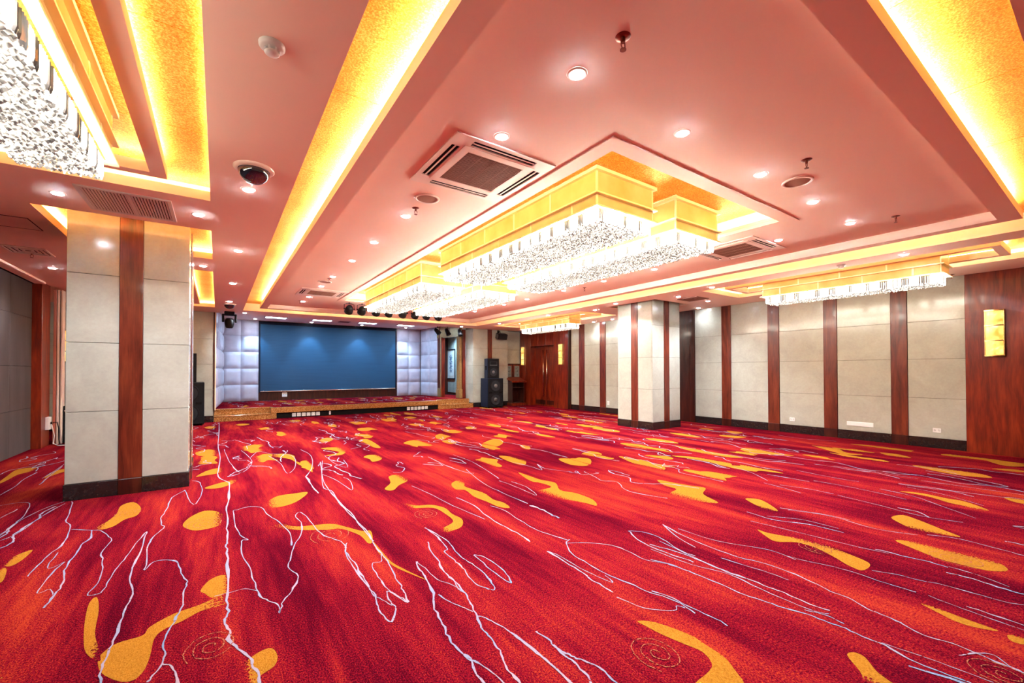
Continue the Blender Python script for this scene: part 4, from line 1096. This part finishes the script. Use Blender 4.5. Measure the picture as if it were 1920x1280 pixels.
SPOT4 = SPOT.copy(); SPOT4.energy = SPOT_W*1.6; SPOT4.color = STAGEBLUE
def downlight(x, y, z, label, group, beam=SPOT, aim=None):
    if _first[0]:
        r = DLP; _first[0] = False
    else:
        r = copy_tree(DLP_COPY)
    r.location = (x, y, z-0.0005); r['label'] = label; r['group'] = group
    lo = bpy.data.objects.new('lamp_beam', beam); COL.objects.link(lo); lo.location = (0, 0, -0.020)
    if aim: lo.rotation_euler = aim
    lo.parent = r
    return r
DLP_COPY = copy_tree(DLP)
ORD = ('first', 'second', 'third', 'fourth', 'fifth', 'sixth', 'seventh', 'eighth', 'ninth', 'tenth', 'eleventh')
zi = 2.94
G1 = 'downlights in the central ceiling panel'
for i, y in enumerate((1.72, 2.48, 4.34, 5.45, 6.53, 7.82, 8.82, 10.23, 11.0)):
    downlight(1.625, y, zi, ORD[i] + ' recessed downlight from the camera in the left row of the central ceiling', G1)
for i, y in enumerate((1.76, 2.50, 4.36, 5.45, 6.55, 7.80, 8.75, 10.2)):
    downlight(5.79, y, zi, ORD[i] + ' recessed downlight from the camera in the right row of the central ceiling', G1)
for i, x in enumerate((2.63, 3.73, 4.76)):
    downlight(x, 1.74, zi, ORD[i] + ' recessed downlight from the left in the row before the near chandeliers', G1)
G2 = 'downlights in the ceiling borders'
for i, y in enumerate((4.20, 6.41, 8.84, 11.15)):
    downlight(0.20, y, Z0, ORD[i] + ' recessed downlight from the camera in the left border strip of the ceiling', G2)
for i, y in enumerate((1.69, 4.35, 6.65, 9.07, 11.53)):
    downlight(7.45, y, Z0, ORD[i] + ' recessed downlight from the camera in the right border strip of the ceiling', G2)
for x, y, lb in ((-1.14, 5.20, 'recessed downlight left of the long air grille before the left pillar'), (-0.17, 5.14, 'recessed downlight right of the long air grille before the left pillar'),
                 (-0.19, 7.60, 'recessed downlight between the two lit recesses behind the left pillar'), (-2.02, 9.0, 'recessed downlight over the dark partition wall'),
                 (7.83, 5.30, 'recessed downlight just before the right pillar, left of the square air vent'), (8.84, 5.26, 'recessed downlight just before the right pillar, right of the square air vent'),
                 (7.79, 7.63, 'recessed downlight just behind the right pillar on its left side'), (9.64, 5.98, 'small recessed downlight by the right wall beside the dark wood panel'),
                 (9.64, 9.50, 'small recessed downlight by the right wall near the double door, farther one'), (9.60, 8.70, 'small recessed downlight by the right wall just behind the right pillar'),
                 (0.56, 13.08, 'recessed downlight at the left corner of the stage opening'), (6.88, 13.05, 'recessed downlight at the right corner of the stage opening')):
    downlight(x, y, Z0, lb, G2, SPOT3 if x > 9.5 else SPOT5 if x < 0 else SPOT)
for i, x in enumerate((0.99, 2.70, 4.42, 6.12)):
    downlight(x, 16.32, ZSC, ORD[i] + ' wall washer downlight from the left above the stage screen wall', 'wall washers over the stage', SPOT2, (math.radians(14), 0, 0))
downlight(7.72, 15.75, ZSC, 'added unseen downlight inside the papered passage beside the stage', G2, SPOT4)  # added lamp hidden by the lintel, brightens the passage wallpaper
downlight(7.72, 14.6, ZSC, 'added unseen downlight near the stage step in the papered passage', G2, SPOT4)  # second added lamp, also there to brighten the passage
for ob in list(DLP_COPY.children) + [DLP_COPY]: bpy.data.objects.remove(ob)
# flat blue-white panels in the stage ceiling
sp0 = None
for i, x in enumerate((1.50, 2.86, 4.36, 5.75)):
    lb = ORD[i] + ' blue-white light panel from the left in the stage ceiling'
    if sp0 is None:
        sp0 = thing('stage_light_panel', lb, 'light panel', (x, 15.35, ZSC-0.03), group='light panels over the stage')
        MB().rectring((-0.31, 0.31, -0.16, 0.16), (-0.28, 0.28, -0.13, 0.13), -0.006, 0.03).build('frame', 'plastic_white', sp0)
        MB().box(-0.28, 0.28, -0.13, 0.13, 0.0, 0.02).build('diffuser', 'stagelamp', sp0)
    else: dup(sp0, (x, 15.35, ZSC-0.03), lb)

# ------------------------------------------------------------------ other ceiling fittings
def build_cassette(label, loc):
    r = thing('air_conditioner', label, 'air conditioner', loc, group='square ceiling air conditioners')
    b = 0.44
    pan = MB()
    holes = [(-0.28, 0.28, -0.40, -0.335), (-0.28, 0.28, 0.335, 0.40), (-0.40, -0.335, -0.28, 0.28), (0.335, 0.40, -0.28, 0.28), (-0.25, 0.25, -0.25, 0.25)]
    for x0, x1, y0, y1 in cells(-b, b, -b, b, holes): pan.box(x0, x1, y0, y1, -0.010, 0.0)
    pan.build('panel', 'plastic_white', r)
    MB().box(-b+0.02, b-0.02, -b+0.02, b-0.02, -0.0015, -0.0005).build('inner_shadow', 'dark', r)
    for x0, x1, y0, y1 in holes[:4]:
        fl = MB()
        if x1-x0 > y1-y0: fl.cbox(x0+0.005, x1-0.005, (y0+y1)/2-0.007, (y0+y1)/2+0.007, -0.009, -0.005, 0.0015)
        else: fl.cbox((x0+x1)/2-0.007, (x0+x1)/2+0.007, y0+0.005, y1-0.005, -0.009, -0.005, 0.0015)
        fl.build('flap', 'plastic_white', r)
    MB().rectring((-0.315, 0.315, -0.315, 0.315), (-0.25, 0.25, -0.25, 0.25), -0.013, -0.010).build('grille_frame', 'plastic_white', r)
    g = MB()
    for i in range(27): y = -0.25+(i+0.5)*0.5/27; g.box(-0.25, 0.25, y-0.0055, y+0.0055, -0.0115, -0.0085)
    for i in range(1, 4): x = -0.25+i*0.125; g.box(x-0.003, x+0.003, -0.25, 0.25, -0.0125, -0.004)
    g.build('grille', 'brownmesh', r, kind='stuff')
    return r
ac = build_cassette('square ceiling air conditioner with open flaps, nearest on the left', (1.775, 3.03, zi))
dup(ac, (1.775, 9.60, zi), 'square ceiling air conditioner, far one on the left near the stage')
dup(ac, (5.78, 3.03, zi), 'square ceiling air conditioner right of the central chandeliers')

def build_speaker(label, loc):
    r = thing('ceiling_speaker', label, 'ceiling speaker', loc, group='round ceiling speakers')
    MB().lathe((0, 0, 0), [(0.095, -0.004), (0.098, -0.010), (0.115, -0.008), (0.120, 0)], 32).build('rim', 'plastic_white', r, True)
    MB().lathe((0, 0, 0), [(0.096, -0.004), (0.05, -0.007), (0, -0.008)], 32).build('mesh_cover', 'brownmesh', r, True)
    return r
cs0 = build_speaker('round ceiling speaker beside the nearest air conditioner', (1.625, 3.78, zi))
dup(cs0, (4.14, 1.63, zi), 'round ceiling speaker at the front right of the central ceiling')
dup(cs0, (1.60, 8.37, zi), 'round ceiling speaker before the far air conditioner')

def build_sprinkler(label, loc):
    r = thing('sprinkler', label, 'sprinkler', loc, group='fire sprinklers')
    MB().lathe((0, 0, 0), [(0.0, -0.006), (0.02, -0.007), (0.036, -0.002), (0.038, 0)], 20).build('escutcheon', 'copper', r, True)
    b = MB().cyl((0, 0, -0.03), 0.009, 0.011, 0.025, 10)
    b.tube([(0.012, 0, -0.025), (0.014, 0, -0.045), (0.004, 0, -0.062)], 0.003, 6).tube([(-0.012, 0, -0.025), (-0.014, 0, -0.045), (-0.004, 0, -0.062)], 0.003, 6)
    b.build('body', 'copper', r)
    MB().cyl((0, 0, -0.066), 0.016, 0.016, 0.003, 12).build('deflector', 'copper', r)
    return r
sk = build_sprinkler('copper fire sprinkler nearest the camera in the central ceiling', (1.63, 1.40, zi))
for loc, lb in (((3.77, 1.42, zi), 'fire sprinkler beside the front right round ceiling speaker'), ((5.94, 1.41, zi), 'fire sprinkler at the right end of the central ceiling'),
                ((1.63, 4.07, zi), 'fire sprinkler beside the round speaker near the close air conditioner'), ((1.61, 8.02, zi), 'fire sprinkler beside the far round ceiling speaker'),
                ((1.56, 10.95, zi), 'fire sprinkler on the left of the ceiling closest to the stage'), ((5.94, 6.10, zi), 'fire sprinkler right of the central chandeliers'),
                ((-1.98, 8.0, Z0), 'fire sprinkler beside the slotted vent by the dark partition'), ((9.66, 1.62, Z0), 'fire sprinkler above the right stone wall near the sconce')):
    dup(sk, loc, lb)

def build_smoke(label, loc):
    r = thing('smoke_detector', label, 'smoke detector', loc, group='smoke detectors')
    MB().lathe((0, 0, 0), [(0.0, -0.02), (0.045, -0.02), (0.055, -0.012), (0.056, 0)], 28).build('base', 'plate_white', r, True)
    for k in range(6):
        a = k*math.pi/3; MB().box(0.028*math.cos(a)-0.004, 0.028*math.cos(a)+0.004, 0.028*math.sin(a)-0.004, 0.028*math.sin(a)+0.004, -0.036, -0.018).build('fin', 'plate_white', r)
    MB().lathe((0, 0, 0), [(0.0, -0.046), (0.024, -0.046), (0.032, -0.040), (0.032, -0.036), (0.0, -0.035)], 24).build('cap', 'plate_white', r, True)
    return r
sd = build_smoke('white smoke detector on the left border strip of the ceiling', (0.20, 2.27, Z0))
dup(sd, (7.46, 2.38, Z0), 'white smoke detector above the right aisle chandelier')

def build_dome(label, loc, R):
    r = thing('dome_camera', label, 'camera', loc, group='dome cameras')
    MB().lathe((0, 0, 0), [(R*0.86, -0.022), (R*1.0, -0.020), (R*1.08, -0.008), (R*1.08, 0.0)], 32).build('mount_ring', 'plastic_white', r, True)
    pr = [(R*0.84*math.cos(t), -0.018-R*0.78*math.sin(t)) for t in [i*math.pi/2/10 for i in range(11)]]
    MB().lathe((0, 0, 0), pr, 32).build('dome', 'dome', r, True)
    return r
build_dome('black dome camera on the left border strip above the hall', (0.215, 3.74, Z0), 0.125)
build_dome('black dome camera hanging near the stage end of the left border strip', (0.20, 11.62, Z0), 0.12)

def build_grille(label, x0, x1, y0, y1, z, n, mat='plastic_white', divider=None):
    cx, cy = (x0+x1)/2, (y0+y1)/2; a, b = (x1-x0)/2, (y1-y0)/2
    r = thing('air_grille', label, 'air vent', (cx, cy, z))
    MB().rectring((-a, a, -b, b), (-a+0.03, a-0.03, -b+0.03, b-0.03), -0.012, 0.0).build('frame', mat, r)
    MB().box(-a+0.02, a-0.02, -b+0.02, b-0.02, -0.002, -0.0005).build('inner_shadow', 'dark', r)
    g = MB()
    for i in range(n):
        x = -a+0.03+(i+0.5)*(2*a-0.06)/n; w = (2*a-0.06)/n*0.17
        g.add([(x-w-0.003, -b+0.03, -0.010), (x+w-0.003, -b+0.03, -0.010), (x+w+0.003, -b+0.03, -0.003), (x-w+0.003, -b+0.03, -0.003),
               (x-w-0.003, b-0.03, -0.010), (x+w-0.003, b-0.03, -0.010), (x+w+0.003, b-0.03, -0.003), (x-w+0.003, b-0.03, -0.003)],
              [(0, 1, 2, 3), (7, 6, 5, 4), (0, 4, 5, 1), (1, 5, 6, 2), (2, 6, 7, 3), (3, 7, 4, 0)])
    g.build('louvre_bars', mat, r, kind='stuff')
    if divider is not None: MB().box(divider-0.012, divider+0.012, -b+0.03, b-0.03, -0.011, -0.002).build('divider', mat, r)
    return r
build_grille('long white slatted air grille in front of the left pillar', -0.985, -0.355, 4.86, 5.50, Z0, 27, mat='plate_white', divider=0.02)
def build_diffuser(label, cx, cy, z, a, mat):
    r = thing('air_diffuser', label, 'air vent', (cx, cy, z))
    for k in range(4):
        o = a-k*a*0.24; i = o-a*0.13
        MB().rectring((-o, o, -o, o), (-i, i, -i, i), -0.014+k*0.002, -0.004+k*0.0008).build('ring', mat, r)
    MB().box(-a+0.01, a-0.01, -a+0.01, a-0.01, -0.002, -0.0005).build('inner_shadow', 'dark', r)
    return r
build_diffuser('square slotted air vent above the dark partition wall', -1.98, 7.86, Z0, 0.20, 'plastic_white')
build_diffuser('dark square air vent in front of the right pillar', 8.30, 5.27, Z0, 0.23, 'brownmesh')
build_diffuser('small square air vent in the ceiling above the stage', 3.62, 15.6, ZSC, 0.18, 'brownmesh')
r = thing('access_hatch', 'flush ceiling access hatch left of the left pillar', 'hatch', (-1.90, 6.45, Z0))
MB().rectring((-0.33, 0.33, -0.23, 0.23), (-0.322, 0.322, -0.222, 0.222), -0.004, 0).build('frame', 'joint', r)
MB().box(-0.32, 0.32, -0.22, 0.22, -0.003, -0.0005).build('lid', 'paint', r)

# ------------------------------------------------------------------ stage lights
def build_par(label, loc, tilt):
    r = thing('stage_spotlight', label, 'stage light', loc, group='stage spotlights hung before the stage')
    MB().tube([(0, 0, 0), (0, 0, -0.04)], 0.009, 8).build('hook', 'black', r)
    MB().tube([(-0.115, 0, -0.15), (-0.112, 0, -0.055), (-0.06, 0, -0.035), (0.06, 0, -0.035), (0.112, 0, -0.055), (0.115, 0, -0.15)], 0.007, 6).build('yoke', 'black', r)
    b = MB().lathe((0, 0, 0), [(0.0, -0.10), (0.05, -0.10), (0.075, -0.06), (0.095, 0.02), (0.098, 0.09), (0.088, 0.09), (0.085, 0.03), (0.0, 0.02)], 20, 'Y').build('can', 'black', r, True, loc=(0, 0, -0.165))
    b.rotation_euler = (math.radians(tilt), 0, 0)
    for s in (-1, 1): MB().cyl((s*0.1, 0, -0.155), 0.018, 0.018, s*0.025, 10, 'X').build('knob', 'black', r)
    return r
p0 = build_par('black stage spotlight left of the chandeliers, first from the left in the row', (2.56, 10.55, zi), -35)
for i, x in enumerate((2.86, 3.21, 3.53, 3.89, 4.22, 4.54, 4.88)):
    dup(p0, (x, 10.55, zi), 'black stage spotlight, ' + ORD[i+1] + ' from the left in the row behind the chandeliers')
# slim bar the row hangs from
# moving head at the stage left corner
r = thing('moving_head_light', 'black moving head lamp hanging at the left corner of the stage', 'stage light', (0.23, 13.1, Z0))
MB().cbox(-0.11, 0.11, -0.11, 0.11, -0.08, 0.0, 0.01).build('base', 'black', r)
for s in (-1, 1): MB().cbox(s*0.135-0.025, s*0.135+0.025, -0.05, 0.05, -0.27, -0.06, 0.01).build('arm', 'black', r)
MB().cbox(-0.15, 0.15, -0.05, 0.05, -0.10, -0.07, 0.01).build('yoke', 'black', r)
hd = MB().lathe((0, 0, -0.26), [(0.0, 0.10), (0.07, 0.09), (0.105, 0.02), (0.10, -0.06), (0.085, -0.13), (0.06, -0.165), (0.0, -0.17)], 20).build('head', 'black', r, True)
MB().lathe((0, 0, -0.26), [(0.06, -0.166), (0.0, -0.174)], 16).build('lens', 'dome', hd, True)
# three small spots over the side doorway
for i, (x, z, t) in enumerate(((6.12, 0.0, 35), (6.50, 0.02, 15), (6.98, 0.0, 0))):
    lb = ('first', 'second', 'third')[i] + ' small black spotlight from the left above the side doorway of the stage'
    r = thing('stage_spotlight', lb, 'stage light', (x, 13.36, Z0), group='small spotlights at the stage side')
    MB().tube([(0, 0, 0), (0, 0, -0.06)], 0.010, 8).build('hook', 'black', r)
    MB().tube([(-0.08, 0, -0.16), (-0.08, 0, -0.06), (0.08, 0, -0.06), (0.08, 0, -0.16)], 0.006, 6).build('yoke', 'black', r)
    c = MB().lathe((0, 0, 0), [(0.0, 0.12), (0.05, 0.115), (0.068, 0.06), (0.078, -0.06), (0.085, -0.12), (0.07, -0.12), (0.0, -0.10)], 16).build('can', 'black', r, True, loc=(0, 0, -0.18))
    c.rotation_euler = (math.radians(-25), math.radians(-t), 0)

# ------------------------------------------------------------------ loudspeakers
def build_sub(label, loc, rz, mat='navy'):
    r = thing('subwoofer', label, 'loudspeaker', loc, rz)
    W, D, H = 0.62, 0.60, 1.04
    MB().cbox(-W/2, W/2, 0.02, D, 0.03, H, 0.008).build('cabinet', mat, r)
    MB().cbox(-W/2+0.012, W/2-0.012, 0.0, 0.03, 0.045, H-0.012, 0.004).build('front_panel', 'black', r)
    for z in (0.30, 0.78):
        d = MB().lathe((0, 0, z), [(0.215, -0.004), (0.205, -0.014), (0.185, -0.006), (0.18, -0.004)], 28, 'Y').build('woofer_ring', 'black', r, True)
        MB().lathe((0, 0, z), [(0.18, -0.008), (0.13, -0.004), (0.07, -0.002), (0.066, -0.004)], 28, 'Y').build('cone', 'blackgrille', r, True)
        MB().lathe((0, 0, z), [(0.066, -0.004), (0.05, -0.02), (0.0, -0.028)], 20, 'Y').build('dust_cap', 'cap', r, True)
    for x in (-0.2, 0.2): MB().cbox(x-0.06, x+0.06, -0.006, 0.001, 0.51, 0.57, 0.003).build('port', 'dark', r)
    for x in (-W/2+0.06, W/2-0.06):
        for y in (0.08, D-0.08): MB().cyl((x, y, 0), 0.022, 0.026, 0.032, 12).build('foot', 'black', r)
    return r
def build_top(label, loc, rz, mat='navy'):
    r = thing('loudspeaker', label, 'loudspeaker', loc, rz)
    W, D, H = 0.46, 0.42, 0.70
    v = [(-W/2, 0.02), (W/2, 0.02), (W/2-0.07, D), (-W/2+0.07, D)]
    MB().add([(x, y, 0) for x, y in v] + [(x, y, H) for x, y in v], [(3, 2, 1, 0), (4, 5, 6, 7), (0, 1, 5, 4), (1, 2, 6, 5), (2, 3, 7, 6), (3, 0, 4, 7)]).build('cabinet', mat, r)
    MB().cbox(-W/2+0.008, W/2-0.008, 0.0, 0.03, 0.01, H-0.01, 0.004).build('front_panel', 'black', r)
    MB().lathe((0, 0, 0.22), [(0.165, -0.003), (0.155, -0.012), (0.14, -0.004)], 28, 'Y').build('woofer_ring', 'black', r, True)
    MB().lathe((0, 0, 0.22), [(0.14, -0.006), (0.09, -0.003), (0.055, -0.002)], 28, 'Y').build('cone', 'blackgrille', r, True)
    MB().lathe((0, 0, 0.22), [(0.055, -0.003), (0.04, -0.016), (0.0, -0.022)], 20, 'Y').build('dust_cap', 'cap', r, True)
    h = MB()
    h.add([(-0.15, -0.003, 0.44), (0.15, -0.003, 0.44), (0.15, -0.003, 0.60), (-0.15, -0.003, 0.60), (-0.05, 0.004, 0.49), (0.05, 0.004, 0.49), (0.05, 0.004, 0.54), (-0.05, 0.004, 0.54)],
          [(0, 1, 5, 4), (1, 2, 6, 5), (2, 3, 7, 6), (3, 0, 4, 7), (4, 5, 6, 7)]).build('horn', 'blackgrille', r)
    MB().cbox(-0.14, 0.14, -0.006, 0.0, 0.455, 0.475, 0.002).build('badge_strip', 'cap', r)
    for x in (-0.17, 0.17): MB().cbox(x-0.025, x+0.025, -0.005, 0.0, 0.375, 0.40, 0.002).build('port', 'dark', r)
    hd = MB().cbox(-W/2-0.002, -W/2+0.03, 0.12, 0.20, 0.30, 0.44, 0.006).build('carry_handle', 'dark', r)
    return r
th = math.radians(-6)
build_sub('tall double subwoofer on the floor right of the stage', (8.06, 12.72, 0), th)
build_top('smaller loudspeaker standing on the double subwoofer right of the stage', (8.02, 12.80, 1.0405), th)
build_sub('tall black subwoofer standing left of the stage behind the pillar', (-0.58, 12.72, 0), math.radians(4), 'black')
build_top('smaller loudspeaker standing on the black subwoofer left of the stage', (-0.66, 12.80, 1.0405), math.radians(4), 'black')
# wall speaker on a bracket
r = thing('wall_speaker', 'small black wall speaker on a bracket above the lectern', 'loudspeaker', (8.62, YB, 2.58))
MB().tube([(0, 0, 0.19), (0, -0.12, 0.19), (0, -0.16, 0.10)], 0.012, 8).build('bracket', 'black', r)
MB().cbox(-0.05, 0.05, -0.008, 0, 0.14, 0.24, 0.002).build('bracket_plate', 'black', r)
b = MB().cbox(-0.20, 0.20, -0.11, 0.11, -0.10, 0.10, 0.015).build('cabinet', 'black', r, loc=(0, -0.22, 0.0)); b.rotation_euler = (math.radians(18), 0, 0)
g = MB().cbox(-0.185, 0.185, -0.118, -0.108, -0.088, 0.088, 0.003).build('front_grille', 'blackgrille', b)
for s in (-1, 1): MB().cbox(s*0.20-0.006, s*0.20+0.006, -0.09, 0.09, -0.08, 0.08, 0.003).build('side_cap', 'cap', b)

# lectern, open back towards the room
r = thing('lectern', 'dark red wooden lectern with open shelf beside the subwoofer', 'lectern', (9.30, 13.08, 0), math.radians(-3))
for s in (-1, 1): MB().cbox(s*0.25-0.015, s*0.25+0.015, 0.0, 0.40, 0.10, 0.90, 0.003).build('side_panel', 'wood_dark', r)
MB().cbox(-0.235, 0.235, 0.38, 0.40, 0.10, 0.98, 0.003).build('front_panel', 'wood_dark', r)
MB().cbox(-0.30, 0.30, -0.04, 0.44, 0.0, 0.10, 0.006).build('plinth', 'wood', r)
MB().cbox(-0.235, 0.235, 0.02, 0.38, 0.66, 0.68, 0.003).build('shelf', 'wood_dark', r)
MB().box(-0.235, 0.235, 0.02, 0.38, 0.10, 0.115).build('floor_board', 'wood_dark', r)
MB().add([(-0.32, -0.07, 0.87), (0.32, -0.07, 0.87), (0.32, 0.46, 1.03), (-0.32, 0.46, 1.03), (-0.32, -0.07, 0.91), (0.32, -0.07, 0.91), (0.32, 0.46, 1.07), (-0.32, 0.46, 1.07)],
         [(3, 2, 1, 0), (4, 5, 6, 7), (0, 1, 5, 4), (1, 2, 6, 5), (2, 3, 7, 6), (3, 0, 4, 7)]).build('desk_top', 'wood', r)
MB().cbox(-0.32, 0.32, -0.075, -0.06, 0.87, 0.93, 0.003).build('book_ledge', 'wood', r)
# wall cabinet with two frosted doors in the niche
r = thing('cabinet', 'wooden cabinet with two frosted doors in the corner niche behind the lectern', 'cabinet', (9.415, 13.655, 0))
MB().cbox(-0.36, 0.36, -0.03, 0.0, 0.0, 1.58, 0.004).build('body', 'wood_dark', r)
for s in (-1, 1):
    d = MB().cbox(s*0.185-0.16, s*0.185+0.16, -0.045, -0.03, 0.95, 1.54, 0.003).build('door', 'wood', r)
    MB().cbox(s*0.185-0.115, s*0.185+0.115, -0.050, -0.044, 1.02, 1.50, 0.002).build('pane', 'frosted', d)
    k = MB(); rnd = random.Random(3+s)
    for row in range(3):
        for q in range(4):
            x = s*0.185+rnd.uniform(-0.045, 0.045); z = 1.42-row*0.13+rnd.uniform(-0.03, 0.03)
            if rnd.random() < 0.5: k.box(x-0.03, x+0.03, -0.0515, -0.0498, z-0.004, z+0.004)
            else: k.box(x-0.004, x+0.004, -0.0515, -0.0498, z-0.03, z+0.03)
    k.build('brush_lettering', 'inkblack', d)
    MB().lathe((s*0.03, -0.05, 1.22), [(0.008, 0.0), (0.008, -0.014), (0, -0.016)], 10, 'Y').build('knob', 'chrome', d, True)

# framed scroll in the side passage
r = thing('framed_scroll', 'tall framed blue flower scroll in the stage side passage', 'picture', (8.22, 16.54, 1.60), math.radians(0))
MB().cbox(-0.012, -0.0, -0.36, 0.36, -0.60, 0.60, 0.002).build('mount', 'plate_white', r)
pic = MB().box(-0.0005, 0.0005, -0.25, 0.25, -0.50, 0.50).build('painting', 'ink', r, loc=(-0.0135, 0, 0))
f = MB()
for y in (-0.40, 0.36): f.cbox(-0.03, 0.0, y, y+0.04, -0.64, 0.64, 0.004)
for z in (-0.64, 0.60): f.cbox(-0.03, 0.0, -0.36, 0.36, z, z+0.04, 0.004)
f.build('frame', 'frame_black', r)

# ------------------------------------------------------------------ sconces
def build_sconce(label, loc, rz):
    """face towards local -Y, base at the bottom"""
    r = thing('wall_sconce', label, 'wall lamp', loc, rz, 'gold wall lamps')
    W, H, D = 0.21, 0.71, 0.07; n = 8
    MB().box(-W/2, W/2, -0.012, 0, 0, H).build('back_plate', 'brass', r)
    def arc(w, d):
        return [(-w/2 + w*i/n, -d*(1-0.35*(2*i/n-1)**2)) for i in range(n+1)]
    for k in range(3):
        z0, z1 = 0.018+k*(H-0.02)/3, 0.005+(k+1)*(H-0.02)/3
        p = arc(W-0.03, D*(1.0 if k != 1 else 0.86)); vs = [(x, y, z0) for x, y in p] + [(x, y, z1) for x, y in p]
        MB().add(vs, [(i, i+1, n+2+i, n+1+i) for i in range(n)]).build('glass_pane', 'amber', r, True)
    for k in range(4):
        z = 0.006+k*(H-0.012)/3; p = arc(W, D+0.006)
        vs = [(x, y, z-0.009) for x, y in p] + [(x, y, z+0.009) for x, y in p] + [(W/2, 0, z-0.009), (-W/2, 0, z-0.009), (W/2, 0, z+0.009), (-W/2, 0, z+0.009)]
        b = 2*(n+1)
        MB().add(vs, [(i, i+1, n+2+i, n+1+i) for i in range(n)] + [tuple(range(n, -1, -1)) + (b+1, b), tuple(range(n+1, 2*n+2)) + (b+2, b+3)]).build('rail', 'brass', r)
    for s in (-1, 1): MB().cbox(s*(W/2-0.008)-0.007, s*(W/2-0.008)+0.007, -D*0.68, 0, 0, H, 0.002).build('side_rail', 'brass', r)
    return r
s0 = build_sconce('gold three-pane wall lamp on the near right wood panelling', (XR-0.03, 1.19, 1.515), math.radians(-90))
dup(s0, (9.78, 11.20, 1.515), 'gold three-pane wall lamp right of the double door')
dup(s0, (9.78, 13.42, 1.515), 'gold three-pane wall lamp left of the double door in the corner')
dup(s0, (-2.72, YB, 1.515), 'gold three-pane wall lamp half hidden left of the near pillar', 0.0)
plate('white switch plate on the wall under the lamp hidden by the pillar', (-2.70, YB, 1.30), 0.09, 0.10, 'Y', kind='switch_plate', cat='switch', slots=1)

# ------------------------------------------------------------------ clutter at the left wall
r = thing('folded_screen_panels', 'upright folded cream and reddish boards leaning beside the wood post', 'boards', (-2.40, 11.05, 0))
MB().cbox(-0.045, -0.010, -0.06, 0.10, 0.0, 2.78, 0.003).build('board', 'pink_board', r)
MB().cbox(0.000, 0.030, -0.05, 0.10, 0.0, 2.78, 0.003).build('board', 'cream_board', r)
MB().cbox(0.046, 0.072, -0.05, 0.10, 0.0, 2.78, 0.003).build('board', 'cream_board', r)
MB().box(0.030, 0.046, 0.0, 0.10, 0.0, 2.76).build('spacer', 'dark', r)
r = thing('equipment_case', 'black equipment case on the floor behind the near pillar', 'case', (-2.10, 11.30, 0))
MB().cbox(-0.22, 0.22, -0.25, 0.25, 0.02, 0.66, 0.01).build('body', 'black', r)
for x in (-0.2, 0.2): MB().cbox(x-0.02, x+0.02, -0.26, 0.26, 0.0, 0.68, 0.006).build('edge_rail', 'black', r)
MB().cbox(-0.22, 0.22, -0.256, -0.25, 0.40, 0.42, 0.001).build('latch_bar', 'cap', r)
r = thing('power_strip', 'white power box fixed on the wood post by the partition', 'power box', (-2.47, 10.76, 0.40), math.radians(90))
MB().cbox(-0.07, 0.07, -0.05, 0.0, -0.11, 0.11, 0.004).build('box', 'plate_white', r)
MB().cbox(0.0, 0.06, -0.06, -0.05, -0.02, 0.02, 0.003).build('plug', 'black', r)
rnd = random.Random(9)
MB().tube([(-2.40, 10.74, 0.38), (-2.38, 10.72, 0.30), (-2.36, 10.72, 0.18), (-2.37, 10.70, 0.05), (-2.30, 10.66, 0.012), (-2.16, 10.64, 0.012)], 0.008, 6).build('cable', 'cable_white', None, True, label='pale cable hanging from the white power box to the floor', cat='cable', group='cables by the left wall')
MB().tube([(-2.40, 10.80, 0.40), (-2.35, 10.82, 0.41), (-2.33, 10.82, 0.30), (-2.32, 10.80, 0.10), (-2.30, 10.78, 0.012), (-2.22, 10.76, 0.012)], 0.008, 6).build('cable', 'black', None, True, label='black cable plugged into the white power box', cat='cable', group='cables by the left wall')
pts = []
for k in range(60):
    a = k*0.55; pts.append((-2.13 + (0.10+0.02*math.sin(k*1.7))*math.cos(a)*1.2, 10.88 + (0.08+0.02*math.cos(k*2.3))*math.sin(a), 0.012 + 0.0035*k + 0.01*math.sin(k*3.1)))
MB().tube([(p[0], p[1], max(0.01, p[2])) for p in pts], 0.009, 6).build('cable', 'black', None, True, label='black cable coiled in a heap on the floor before the equipment case', cat='cable', group='cables by the left wall')
MB().tube([(-2.30, 11.03, 0.60), (-2.25, 11.02, 0.48), (-2.18, 11.03, 0.36), (-2.12, 11.02, 0.22), (-2.08, 11.02, 0.10)], 0.009, 6).build('cable', 'cable_white', None, True, label='pale cable draped over the front of the black equipment case', cat='cable', group='cables by the left wall')
